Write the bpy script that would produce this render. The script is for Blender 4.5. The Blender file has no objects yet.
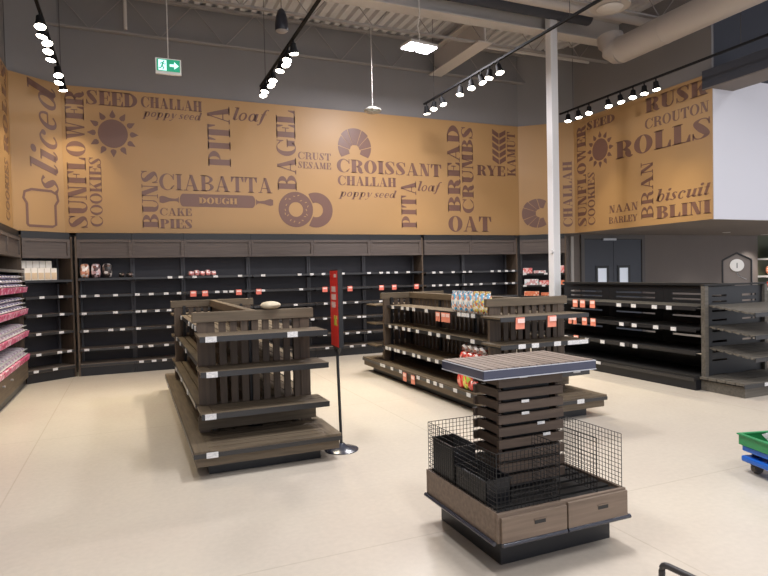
import bpy, math, random
from mathutils import Vector, Matrix
C = bpy.context.scene.collection
PI = math.pi
rnd = random.Random(7)

# ------------------------------------------------------------------ camera
F, YAW, PITCH, ROLL, CAM_Z = 593.39, 0.403197, 0.025205, -0.022037, 1.6
def camera():
    cy, sy, cp, sp = math.cos(YAW), math.sin(YAW), math.cos(PITCH), math.sin(PITCH)
    f = Vector((sy*cp, cy*cp, -sp)); r = Vector((cy, -sy, 0)); u = r.cross(f)
    cr, sr = math.cos(ROLL), math.sin(ROLL)
    r2 = cr*r + sr*u; u2 = -sr*r + cr*u
    d = bpy.data.cameras.new('camera'); o = bpy.data.objects.new('camera', d); C.objects.link(o)
    d.sensor_fit = 'HORIZONTAL'; d.sensor_width = 36.0; d.lens = F/768*36.0; d.clip_end = 200
    m = Matrix.Identity(4)
    for i in range(3):
        m[i][0] = r2[i]; m[i][1] = u2[i]; m[i][2] = -f[i]; m[i][3] = (0, 0, CAM_Z)[i]
    o.matrix_world = m
    bpy.context.scene.camera = o
camera()

# ------------------------------------------------------------------ world, big lights, exposure
sc = bpy.context.scene
w = bpy.data.worlds.new('world'); sc.world = w; w.use_nodes = True
w.node_tree.nodes['Background'].inputs[0].default_value = (0.95, 0.98, 1.08, 1)
w.node_tree.nodes['Background'].inputs[1].default_value = 1.05
sc.view_settings.view_transform = 'Standard'; sc.view_settings.look = 'None'
sc.view_settings.exposure = 0.12; sc.view_settings.gamma = 1.0; sc.view_settings.use_curve_mapping = False
def area(loc, sx, sy, power, col, rot=(0, 0, 0), spread=180):
    l = bpy.data.lights.new('store_light', 'AREA'); l.shape = 'RECTANGLE'; l.size = sx; l.size_y = sy
    l.energy = power; l.color = col; l.spread = math.radians(spread)
    o = bpy.data.objects.new('store_light', l); C.objects.link(o); o.location = loc; o.rotation_euler = rot
    return o
STORE = (0.98, 0.98, 1.0)
STORE_LIGHTS = [(0.4, 3.6, 5.6), (2.6, 3.7, 5.6), (7.0, 2.6, 5.6), (1.6, -0.6, 5.6), (5.2, -0.6, 5.6), (10.6, 2.6, 5.6), (10.6, -0.8, 5.6)]
for k, p in enumerate(STORE_LIGHTS):
    area((p[0], p[1], p[2]-0.03), 0.5, 1.3, (85, 165, 60, 90, 85, 70, 70)[k], STORE)

# ------------------------------------------------------------------ materials
def lin(c):
    out = []
    for v in c:
        v /= 255.0
        out.append(v/12.92 if v <= 0.04045 else ((v+0.055)/1.055)**2.4)
    return (out[0], out[1], out[2], 1)
def mat(name, col, rough=0.5, spec=0.5, metal=0.0, noise=None, emit=None, alpha=1.0, trans=0.0):
    m = bpy.data.materials.new(name); m.use_nodes = True
    n = m.node_tree.nodes; L = m.node_tree.links; b = n['Principled BSDF']
    b.inputs['Base Color'].default_value = lin(col); b.inputs['Roughness'].default_value = rough
    b.inputs['Specular IOR Level'].default_value = spec; b.inputs['Metallic'].default_value = metal
    if trans: b.inputs['Transmission Weight'].default_value = trans
    if alpha < 1: b.inputs['Alpha'].default_value = alpha
    if emit:
        b.inputs['Emission Color'].default_value = lin(emit[0]); b.inputs['Emission Strength'].default_value = emit[1]
    if noise:            # (second colour, scale xyz, contrast)
        c2, s, k = noise
        tc = n.new('ShaderNodeTexCoord'); mp = n.new('ShaderNodeMapping'); mp.inputs['Scale'].default_value = s
        nz = n.new('ShaderNodeTexNoise'); nz.inputs['Scale'].default_value = 1.0; nz.inputs['Detail'].default_value = 5
        rp = n.new('ShaderNodeValToRGB'); rp.color_ramp.elements[0].position = 0.5-k; rp.color_ramp.elements[1].position = 0.5+k
        rp.color_ramp.elements[0].color = lin(col); rp.color_ramp.elements[1].color = lin(c2)
        L.new(tc.outputs['Object'], mp.inputs[0]); L.new(mp.outputs[0], nz.inputs['Vector'])
        L.new(nz.outputs['Fac'], rp.inputs[0]); L.new(rp.outputs[0], b.inputs['Base Color'])
    return m
def wood(name, c1, c2, axis, rough=0.55):
    s = [38, 38, 38]; s['xyz'.index(axis)] = 2.2
    return mat(name, c1, rough, 0.35, noise=(c2, s, 0.28))
def specks(name, cols, scale, rough=0.4):
    """printed packaging: patches of several inks"""
    m = bpy.data.materials.new(name); m.use_nodes = True
    n = m.node_tree.nodes; L = m.node_tree.links; b = n['Principled BSDF']; b.inputs['Roughness'].default_value = rough
    tc = n.new('ShaderNodeTexCoord'); vo = n.new('ShaderNodeTexVoronoi'); vo.inputs['Scale'].default_value = scale
    se = n.new('ShaderNodeSeparateColor'); rp = n.new('ShaderNodeValToRGB'); rp.color_ramp.interpolation = 'CONSTANT'
    L.new(tc.outputs['Object'], vo.inputs['Vector']); L.new(vo.outputs['Color'], se.inputs[0]); L.new(se.outputs[0], rp.inputs[0])
    e = rp.color_ramp.elements
    while len(e) < len(cols): e.new(0.5)
    for i, c in enumerate(cols):
        e[i].position = i/len(cols); e[i].color = lin(c)
    L.new(rp.outputs[0], b.inputs['Base Color'])
    return m
def floor_mat():
    m = bpy.data.materials.new('polished_floor'); m.use_nodes = True
    n = m.node_tree.nodes; L = m.node_tree.links; b = n['Principled BSDF']
    tc = n.new('ShaderNodeTexCoord')
    n1 = n.new('ShaderNodeTexNoise'); n1.inputs['Scale'].default_value = 0.55; n1.inputs['Detail'].default_value = 6
    r1 = n.new('ShaderNodeValToRGB'); r1.color_ramp.elements[0].position = 0.35; r1.color_ramp.elements[1].position = 0.68
    r1.color_ramp.elements[0].color = lin((204, 192, 178)); r1.color_ramp.elements[1].color = lin((214, 204, 188))
    n2 = n.new('ShaderNodeTexNoise'); n2.inputs['Scale'].default_value = 26; n2.inputs['Detail'].default_value = 8
    r2 = n.new('ShaderNodeValToRGB'); r2.color_ramp.elements[0].position = 0.3; r2.color_ramp.elements[1].position = 0.75
    r2.color_ramp.elements[0].color = (0.93, 0.93, 0.93, 1); r2.color_ramp.elements[1].color = (1, 1, 1, 1)
    mx = n.new('ShaderNodeMix'); mx.data_type = 'RGBA'; mx.blend_type = 'MULTIPLY'; mx.inputs['Factor'].default_value = 1
    br = n.new('ShaderNodeTexBrick'); br.offset = 0; br.inputs['Scale'].default_value = 1.0
    br.inputs['Brick Width'].default_value = 3.6; br.inputs['Row Height'].default_value = 3.6; br.inputs['Mortar Size'].default_value = 0.006
    br.inputs['Color1'].default_value = br.inputs['Color2'].default_value = (1, 1, 1, 1); br.inputs['Mortar'].default_value = (0.88, 0.87, 0.85, 1)
    m2 = n.new('ShaderNodeMix'); m2.data_type = 'RGBA'; m2.blend_type = 'MULTIPLY'; m2.inputs['Factor'].default_value = 1
    for t in (n1, n2): L.new(tc.outputs['Object'], t.inputs['Vector'])
    mp = n.new('ShaderNodeMapping'); mp.inputs['Location'].default_value = (0.9, 0.4, 0); L.new(tc.outputs['Object'], mp.inputs[0]); L.new(mp.outputs[0], br.inputs['Vector'])
    L.new(n1.outputs['Fac'], r1.inputs[0]); L.new(n2.outputs['Fac'], r2.inputs[0])
    L.new(r1.outputs[0], mx.inputs['A']); L.new(r2.outputs[0], mx.inputs['B'])
    L.new(mx.outputs['Result'], m2.inputs['A']); L.new(br.outputs['Color'], m2.inputs['B']); L.new(m2.outputs['Result'], b.inputs['Base Color'])
    b.inputs['Roughness'].default_value = 0.24; b.inputs['Specular IOR Level'].default_value = 0.45
    return m
K = {}
K['floor'] = floor_mat()
K['upper'] = mat('charcoal_wall_paint', (134, 131, 131), 0.8, 0.2, noise=((138, 135, 135), (1.5, 1.5, 1.5), 0.3))
K['taupe'] = mat('taupe_wall_paint', (122, 114, 110), 0.7, 0.3, noise=((127, 119, 114), (1.5, 1.5, 1.5), 0.3))
K['navy'] = mat('dark_slate_wall_paint', (70, 72, 80), 0.8, 0.2)
K['white_wall'] = mat('white_wall_paint', (222, 222, 230), 0.6, 0.3)
K['tan'] = mat('tan_mural_print', (172, 135, 90), 0.42, 0.4, noise=((176, 139, 94), (0.8, 0.8, 0.8), 0.3))
K['vinyl'] = mat('brown_mural_ink', (116, 84, 72), 0.38, 0.45)
K['deckm'] = mat('grey_ceiling_steel', (204, 202, 203), 0.6, 0.3)
K['steel_paint'] = mat('pale_painted_steel', (196, 190, 185), 0.55, 0.35)
K['joist'] = mat('grey_painted_steel', (150, 145, 142), 0.6, 0.3)
K['duct'] = mat('galvanised_duct', (186, 178, 172), 0.5, 0.4, 0.25)
K['column'] = mat('white_column_paint', (226, 226, 228), 0.4, 0.4)
K['hx'] = wood('stained_oak_along_x', (100, 90, 85), (82, 73, 69), 'x')
K['gx'] = wood('gondola_oak_lit_along_x', (120, 105, 86), (82, 72, 60), 'x')  # lightened: the stronger light on flat tops is put into the colour
K['gy'] = wood('gondola_oak_lit_along_y', (120, 105, 86), (82, 72, 60), 'y')  # same lit tone, grain turned
K['gz'] = wood('gondola_oak_shaded_along_z', (104, 89, 75), (76, 64, 55), 'z')  # same oak left darker, painting in the weaker light on upright slats
K['dx'] = wood('dark_oak_along_x', (136, 122, 110), (104, 93, 84), 'x')
K['dy'] = wood('dark_oak_along_y', (66, 58, 52), (48, 42, 39), 'y')
K['wx'] = wood('slat_oak_along_x', (98, 83, 72), (74, 62, 54), 'x'); K['wy'] = wood('slat_oak_along_y', (98, 83, 72), (74, 62, 54), 'y')
K['tx'] = wood('tower_oak_along_x', (140, 122, 106), (108, 93, 81), 'x')
K['ty'] = wood('tower_oak_along_y', (140, 122, 106), (108, 93, 81), 'y')
K['kx'] = wood('canopy_oak_along_y', (150, 134, 122), (104, 90, 80), 'y')
K['black'] = mat('black_powder_coat', (30, 30, 32), 0.42, 0.5)
K['blackp'] = mat('black_back_panel', (62, 60, 65), 0.5, 0.4, noise=((57, 55, 60), (6, 6, 6), 0.3))
K['kick'] = mat('black_kick_vinyl', (26, 27, 32), 0.35, 0.5)
K['strip'] = mat('black_label_strip', (42, 41, 42), 0.28, 0.6)
K['upright'] = mat('grey_slotted_upright', (92, 91, 95), 0.45, 0.5)
K['bumper'] = mat('dark_vinyl_bumper', (52, 54, 66), 0.22, 0.6)
K['g3'] = wood('black_stained_wood', (44, 42, 41), (34, 33, 32), 'y')
K['g3x'] = wood('black_stained_wood_x', (112, 106, 97), (82, 77, 70), 'x')
K['tag'] = mat('white_price_paper', (232, 230, 228), 0.5, 0.4, noise=((206, 206, 208), (60, 60, 130), 0.1))
K['sale'] = mat('red_sale_paper', (232, 120, 104), 0.5, 0.4)
K['saleb'] = mat('orange_sale_paper', (230, 142, 118), 0.5, 0.4)
K['salew'] = mat('pale_sale_print', (248, 214, 206), 0.5, 0.4)
K['head'] = mat('black_lamp_housing', (20, 20, 22), 0.7, 0.2)
K['lens'] = mat('lit_lamp_lens', (255, 250, 240), 0.3, emit=((255, 246, 228), 14))
K['led'] = mat('lit_led_panel', (255, 255, 255), 0.3, emit=((252, 246, 255), 16))
K['door'] = mat('slate_door_paint', (72, 76, 86), 0.45, 0.4)
K['frame'] = mat('grey_door_frame', (98, 94, 92), 0.5, 0.4)
K['glass_lit'] = mat('lit_window_beyond', (190, 195, 205), 0.1, emit=((200, 205, 215), 0.5))
K['chrome'] = mat('brushed_steel', (190, 190, 192), 0.3, 0.5, 0.8)
K['red'] = mat('red_banner_print', (236, 46, 38), 0.4, 0.4)
K['green_sign'] = mat('lit_green_sign', (10, 150, 110), 0.4, emit=((6, 150, 112), 0.55))
K['white_lit'] = mat('lit_white_pictogram', (215, 250, 250), 0.4, emit=((200, 250, 250), 0.9))
K['white_plastic'] = mat('white_plastic', (228, 226, 222), 0.4, 0.4)
K['acrylic'] = mat('smoky_blue_label_channel', (72, 76, 98), 0.12, 0.6)
K['clear_edge'] = mat('clear_plastic_edge', (205, 208, 218), 0.15, 0.6)
K['wire'] = mat('black_wire', (24, 23, 24), 0.45, 0.4)
K['bin'] = mat('black_plastic_bin', (20, 21, 26), 0.3, 0.5)
K['speaker'] = mat('black_speaker_shell', (34, 34, 42), 0.4, 0.4)
K['dome'] = mat('mottled_silver_dome', (196, 196, 190), 0.35, 0.5, 0.3, noise=((150, 146, 136), (18, 18, 18), 0.1))
K['bag_purple'] = specks('purple_flecked_wrap', [(244, 240, 248), (150, 134, 180), (104, 92, 140), (246, 244, 250), (200, 186, 212), (250, 248, 250)], 40, 0.3)
K['bag_pink'] = specks('pink_flecked_wrap', [(236, 226, 232), (206, 178, 196), (240, 236, 240), (176, 150, 178), (246, 242, 244)], 30, 0.3)
K['pink_strip'] = specks('pink_promo_strip', [(214, 84, 132), (228, 130, 166), (204, 60, 104), (244, 214, 224)], 22)
K['loaf'] = specks('loaf_wrap', [(232, 184, 150), (240, 224, 214), (170, 110, 84), (228, 150, 120), (246, 236, 230)], 26, 0.3)
K['loaf2'] = specks('dark_loaf_wrap', [(58, 48, 46), (34, 32, 34), (120, 100, 92), (226, 218, 212), (44, 40, 40)], 26, 0.3)
K['loaf3'] = specks('pale_loaf_wrap', [(226, 198, 200), (120, 72, 66), (240, 232, 234), (202, 160, 162), (84, 56, 56)], 26, 0.3)
K['bun'] = specks('pink_bun_wrap', [(240, 214, 214), (214, 140, 142), (250, 236, 236), (190, 104, 104)], 40, 0.3)
K['box_cream'] = mat('cream_carton', (248, 240, 228), 0.5, 0.4)
K['box_label'] = mat('beige_carton_label', (226, 200, 166), 0.5, 0.4)
K['cartoon1'] = specks('blue_snack_print', [(70, 166, 214), (240, 236, 232), (206, 140, 110), (236, 230, 226), (90, 180, 220), (236, 230, 224), (214, 150, 124)], 40)
K['cartoon2'] = specks('yellow_snack_print', [(230, 214, 100), (240, 236, 232), (206, 130, 100), (120, 180, 216), (238, 224, 150), (240, 236, 230)], 40)
K['redbag'] = specks('red_clear_bag', [(214, 70, 60), (228, 130, 116), (120, 60, 50), (230, 214, 206), (196, 52, 46)], 36, 0.2)
K['cleartop'] = specks('clear_crinkled_wrap', [(206, 196, 190), (120, 104, 98), (236, 230, 226), (160, 96, 84)], 40, 0.15)
K['candyr'] = specks('red_candy_print', [(224, 56, 52), (236, 96, 80), (206, 40, 44), (244, 160, 140)], 30)
K['candyy'] = specks('yellow_candy_print', [(232, 208, 60), (170, 200, 70), (236, 90, 70), (244, 226, 110)], 30)
K['packr'] = specks('red_white_pack', [(232, 120, 116), (246, 236, 234), (222, 84, 84), (240, 190, 186)], 30)
K['packw'] = specks('white_pack', [(240, 240, 240), (214, 226, 230), (246, 236, 234), (220, 170, 170)], 26)
K['packo'] = specks('orange_pack', [(240, 150, 104), (230, 112, 74), (246, 204, 176), (236, 130, 92)], 26)
K['pale_bread'] = mat('pale_bread_wrap', (214, 202, 178), 0.5, 0.4, noise=((190, 174, 146), (14, 14, 14), 0.2))
K['green_crate'] = mat('green_crate_plastic', (46, 140, 84), 0.35, 0.5)
K['blue_dolly'] = mat('blue_dolly_plastic', (26, 98, 196), 0.35, 0.5)
K['wheel'] = mat('grey_caster_rubber', (96, 90, 84), 0.5, 0.4)
K['plastic_wrap'] = mat('clear_film', (214, 218, 216), 0.15, 0.6, noise=((150, 170, 160), (30, 30, 30), 0.1))
K['tube'] = mat('dark_grey_steel_tube', (62, 58, 58), 0.4, 0.5)
K['dial'] = mat('white_dial_face', (232, 230, 226), 0.4)
K['olive'] = mat('olive_back_wall', (92, 96, 74), 0.7)
K['green_veg'] = specks('green_pack', [(90, 190, 70), (150, 220, 100), (60, 150, 60), (230, 220, 120)], 20)
K['redslot'] = mat('red_panel_beyond', (160, 26, 30), 0.4)

# ------------------------------------------------------------------ mesh helpers
class M:
    def __init__(s): s.v = []; s.f = []; s.smooth = False
    def box(s, x0, y0, z0, x1, y1, z1):
        i = len(s.v)
        s.v += [(x0, y0, z0), (x1, y0, z0), (x1, y1, z0), (x0, y1, z0), (x0, y0, z1), (x1, y0, z1), (x1, y1, z1), (x0, y1, z1)]
        s.f += [tuple(i+k for k in q) for q in ((0, 3, 2, 1), (4, 5, 6, 7), (0, 1, 5, 4), (1, 2, 6, 5), (2, 3, 7, 6), (3, 0, 4, 7))]
        return s
    def hexa(s, pts):     # eight points ordered like box()
        i = len(s.v); s.v += [tuple(p) for p in pts]
        s.f += [tuple(i+k for k in q) for q in ((0, 3, 2, 1), (4, 5, 6, 7), (0, 1, 5, 4), (1, 2, 6, 5), (2, 3, 7, 6), (3, 0, 4, 7))]
        return s
    def tube(s, pts, r, n=8, smooth=True):
        pts = [Vector(p) for p in pts]; s.smooth = s.smooth or smooth
        rings = []
        for k, p in enumerate(pts):
            a = pts[max(k-1, 0)]; b = pts[min(k+1, len(pts)-1)]
            d = (b-a).normalized(); up = Vector((0, 0, 1)) if abs(d.z) < 0.95 else Vector((1, 0, 0))
            x = d.cross(up).normalized(); y = d.cross(x)
            rr = r[k] if isinstance(r, (list, tuple)) else r
            i = len(s.v)
            for j in range(n):
                t = 2*PI*(j+0.5)/n; s.v.append(tuple(p + x*(rr*math.cos(t)) + y*(rr*math.sin(t))))
            rings.append(i)
        for a, b in zip(rings, rings[1:]):
            for j in range(n): s.f.append((a+j, a+(j+1) % n, b+(j+1) % n, b+j))
        s.f.append(tuple(rings[0]+j for j in range(n))[::-1]); s.f.append(tuple(rings[-1]+j for j in range(n)))
        return s
    def lathe(s, prof, n=20, c=(0, 0, 0)):
        s.smooth = True; i = len(s.v)
        for r, z in prof:
            for j in range(n):
                t = 2*PI*j/n; s.v.append((c[0]+r*math.cos(t), c[1]+r*math.sin(t), c[2]+z))
        for k in range(len(prof)-1):
            for j in range(n):
                s.f.append((i+k*n+j, i+k*n+(j+1) % n, i+(k+1)*n+(j+1) % n, i+(k+1)*n+j))
        s.f.append(tuple(i+j for j in range(n))[::-1]); e = i+(len(prof)-1)*n; s.f.append(tuple(e+j for j in range(n)))
        return s
    def poly(s, pts):
        i = len(s.v); s.v += [tuple(p) for p in pts]; s.f.append(tuple(range(i, i+len(pts)))); return s
    def prism(s, pts, d):   # pts: 3-D outline, d: extrusion vector
        i = len(s.v); n = len(pts); d = Vector(d)
        s.v += [tuple(p) for p in pts] + [tuple(Vector(p)+d) for p in pts]
        s.f.append(tuple(i+k for k in range(n))[::-1]); s.f.append(tuple(i+n+k for k in range(n)))
        for k in range(n): s.f.append((i+k, i+(k+1) % n, i+n+(k+1) % n, i+n+k))
        return s
    def pillow(s, w, d, h, c=(0, 0, 0), e=2.8, jit=0.0, n=14, m=8, seed=0):
        s.smooth = True; i = len(s.v); R = random.Random(seed)
        sg = lambda v, q: math.copysign(abs(v)**q, v)
        for a in range(m+1):
            ph = -PI/2 + PI*a/m
            for b in range(n):
                th = 2*PI*b/n; q = 2/e
                x = sg(math.cos(ph), q*1.3)*sg(math.cos(th), q); y = sg(math.cos(ph), q*1.3)*sg(math.sin(th), q); z = sg(math.sin(ph), 0.9)
                k = 1+R.uniform(-jit, jit)
                s.v.append((c[0]+x*w/2*k, c[1]+y*d/2*k, c[2]+h/2+z*h/2*(1+(R.uniform(-jit, 0) if a > m/2 else 0))))
        for a in range(m):
            for b in range(n):
                s.f.append((i+a*n+b, i+a*n+(b+1) % n, i+(a+1)*n+(b+1) % n, i+(a+1)*n+b))
        return s
def obj(name, mb, material, parent=None, loc=(0, 0, 0), rot=0.0, bevel=0.0, label=None):
    me = bpy.data.meshes.new(name); me.from_pydata(mb.v, [], mb.f); me.update()
    if mb.smooth:
        me.polygons.foreach_set('use_smooth', [True]*len(me.polygons))
        me.set_sharp_from_angle(angle=math.radians(40))
    me.materials.append(K[material])
    o = bpy.data.objects.new(name, me); C.objects.link(o); o.location = loc; o.rotation_euler = (0, 0, rot) if not isinstance(rot, tuple) else rot
    if parent: o.parent = parent
    if bevel:
        b = o.modifiers.new('bevel', 'BEVEL'); b.width = bevel; b.segments = 2; b.limit_method = 'ANGLE'
    if label: o['label'] = label
    return o
def tag(o, label, cat, group=None):
    o['label'] = label; o['category'] = cat
    if group: o['group'] = group
    return o
def thing(name, label, cat, loc=(0, 0, 0), rot=0.0, group=None):
    o = bpy.data.objects.new(name, None); C.objects.link(o); o.empty_display_size = 0.1
    o.location = loc; o.rotation_euler = (0, 0, rot) if not isinstance(rot, tuple) else rot
    return tag(o, label, cat, group)
def struct(name, mb, material, **k):
    o = obj(name, mb, material, **k); o['kind'] = 'structure'; return o
def copy_tree(o, parent=None):
    c = o.copy(); C.objects.link(c); c.parent = parent
    for ch in list(o.children): copy_tree(ch, c)
    return c

# ------------------------------------------------------------------ room shell
TOP = 6.5
struct('floor', M().box(-6, -6, -0.1, 20, 14, 0), 'floor')
struct('wall_left', M().box(-2.3, -6, 0, -2.1, 12, TOP), 'upper')
struct('wall_back', M().box(-2.1, 11.55, 0, 9.0, 11.75, TOP), 'upper')
def slab(A, B, z0, z1, t):      # vertical slab whose room face runs A -> B
    A = Vector(A); B = Vector(B); u = (B-A).normalized(); n = Vector((-u.y, u.x))*t
    m = M(); q = [A, B, B+n, A+n]
    m.hexa([(p.x, p.y, z0) for p in q] + [(p.x, p.y, z1) for p in q]); return m
SIGN = {'L': ((-1.63, 6.0), (-1.63, 10.62)), 'D': ((-1.63, 10.62), (-0.97, 11.13)), 'B': ((-0.97, 11.13), (8.1, 11.13)),
        'E': ((8.1, 11.13), (9.0, 10.35)), 'R': ((9.0, 10.35), (9.0, 7.0))}
# the bulkhead the mural hangs on continues to the roof
struct('wall_left_bulkhead', M().box(-2.1, -6, 2.39, -1.66, 10.62, TOP), 'upper')
struct('wall_corner_bulkhead', slab((-1.655, 10.64), (-0.99, 11.155), 2.39, TOP, 0.3), 'upper')
struct('wall_back_bulkhead', M().box(-1.0, 11.16, 2.39, 8.12, 11.55, TOP), 'upper')
struct('wall_far_corner_bulkhead', slab((8.115, 11.155), (9.03, 10.36), 2.39, TOP, 0.3), 'upper')
struct('wall_right_bulkhead', M().box(9.03, 7.02, 4.82, 9.08, 11.2, TOP), 'upper')
struct('wall_service', M().box(9.0, 11.0, 0, 15.9, 11.2, 4.0), 'taupe')
struct('wall_right_soffit', M().box(9.03, 7.03, 2.40, 20, 10.99, 2.46), 'taupe')
struct('wall_right_white', M().box(9.03, 7.0, 2.385, 20, 7.06, 4.78), 'white_wall')
struct('wall_right_upper', M().box(9.081, 7.05, 4.7, 20, 7.2, TOP), 'navy')
m = M()
# corrugated roof deck, flutes run front to back
y0, y1 = -6.0, 12.0
x = -2.3; pts = []
while x < 20:
    pts += [(x, TOP), (x+0.05, TOP), (x+0.075, TOP-0.07), (x+0.175, TOP-0.07), (x+0.2, TOP)]; x += 0.2
for (xa, za), (xb, zb) in zip(pts, pts[1:]):
    if xa != xb: m.poly([(xa, y0, za), (xb, y0, zb), (xb, y1, zb), (xa, y1, za)])
struct('ceiling', m, 'deckm')
struct('ceiling_roof', M().box(-2.4, -6, TOP+0.04, 20, 12, TOP+0.1), 'deckm')
def joist(y, x0=-1.6, x1=19.5, zb=5.75, zt=TOP-0.08):
    m = M()
    for dy in (-0.035, 0.01):
        m.box(x0, y+dy, zb, x1, y+dy+0.03, zb+0.03); m.box(x0, y+dy, zt-0.05, x1, y+dy+0.03, zt)
    x = x0; k = 0
    while x < x1-0.55:
        a, b = (zb+0.015, zt-0.03) if k % 2 == 0 else (zt-0.03, zb+0.015)
        m.tube([(x, y, a), (x+0.55, y, b)], 0.008, 5, False); x += 0.55; k += 1
    struct('ceiling_joist', m, 'joist')
for y in (11.06, 9.35, 7.4, 5.6, 3.8): joist(y)
def ibeam(name, a, b, zb, h, fw, axis, material='steel_paint'):
    m = M()
    for (o0, o1, z0, z1) in ((-fw/2, fw/2, zb, zb+0.025), (-fw/2, fw/2, zb+h-0.025, zb+h), (-0.01, 0.01, zb+0.02, zb+h-0.02)):
        if axis == 'x': m.box(a[0], a[1]+o0, z0, b[0], a[1]+o1, z1)
        else: m.box(a[0]+o0, a[1], z0, a[0]+o1, b[1], z1)
    return struct(name, m, material)
ibeam('ceiling_girder', (-1.6, 9.05), (19.5, 9.05), 5.98, 0.45, 0.28, 'x')
ibeam('ceiling_beam', (6.02, 9.2), (6.02, 11.13), 5.72, 0.5, 0.3, 'y')
struct('ceiling_conduit', M().tube([(0.05, 10.98, 5.8), (0.05, 10.98, 6.45)], 0.03, 8), 'steel_paint')
# exposed pipes and a dark main across the girder
struct('ceiling_main_pipe', M().tube([(4.4, 8.75, 6.26), (8.0, 8.75, 6.26)], 0.13, 14), 'navy')
struct('ceiling_pipe', M().tube([(5.6, 8.2, 6.1), (13, 8.2, 6.1)], 0.09, 12), 'duct')
struct('ceiling_branch_pipe', M().tube([(6.5, 9.9, 5.95), (12, 9.9, 5.95)], 0.03, 8), 'steel_paint')

# ------------------------------------------------------------------ serif lettering for the mural
class G:
    """strokes of one letter as flat polygons in a unit cap-height box"""
    def __init__(s, T): s.T = T; s.p = []; s.h = 0.05
    def rect(s, x0, y0, x1, y1): s.p.append([(x0, y0), (x1, y0), (x1, y1), (x0, y1)]); return s
    def quad(s, a, b, c, d): s.p.append([a, b, c, d]); return s
    def ring(s, cx, cy, rx, ry, ix, iy, a0=0, a1=360, dx=0, n=28):
        for k in range(n):
            t0 = math.radians(a0+(a1-a0)*k/n); t1 = math.radians(a0+(a1-a0)*(k+1)/n)
            o = lambda t: (cx+rx*math.cos(t), cy+ry*math.sin(t)); i = lambda t: (cx+dx+ix*math.cos(t), cy+iy*math.sin(t))
            s.p.append([o(t0), o(t1), i(t1), i(t0)])
        return s
    def stroke(s, pts, ws):
        n = len(pts); L = []; R = []
        for k in range(n):
            a = pts[max(k-1, 0)]; b = pts[min(k+1, n-1)]; dx, dy = b[0]-a[0], b[1]-a[1]; l = math.hypot(dx, dy) or 1
            nx, ny = -dy/l*ws[k]/2, dx/l*ws[k]/2
            L.append((pts[k][0]+nx, pts[k][1]+ny)); R.append((pts[k][0]-nx, pts[k][1]-ny))
        for k in range(n-1): s.p.append([L[k], L[k+1], R[k+1], R[k]])
        return s
def spline(P, n=8):
    out = []
    for k in range(len(P)-1):
        p0, p1, p2, p3 = P[max(k-1, 0)], P[k], P[k+1], P[min(k+2, len(P)-1)]
        for j in range(n):
            t = j/n
            out.append(tuple(0.5*(2*p1[i]+(p2[i]-p0[i])*t+(2*p0[i]-5*p1[i]+4*p2[i]-p3[i])*t*t+(3*p1[i]-p0[i]-3*p2[i]+p3[i])*t**3) for i in range(len(p1))))
    out.append(P[-1]); return out
def varstroke(g, P):
    S = spline(P); g.stroke([(q[0], q[1]) for q in S], [q[2] for q in S])
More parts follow.
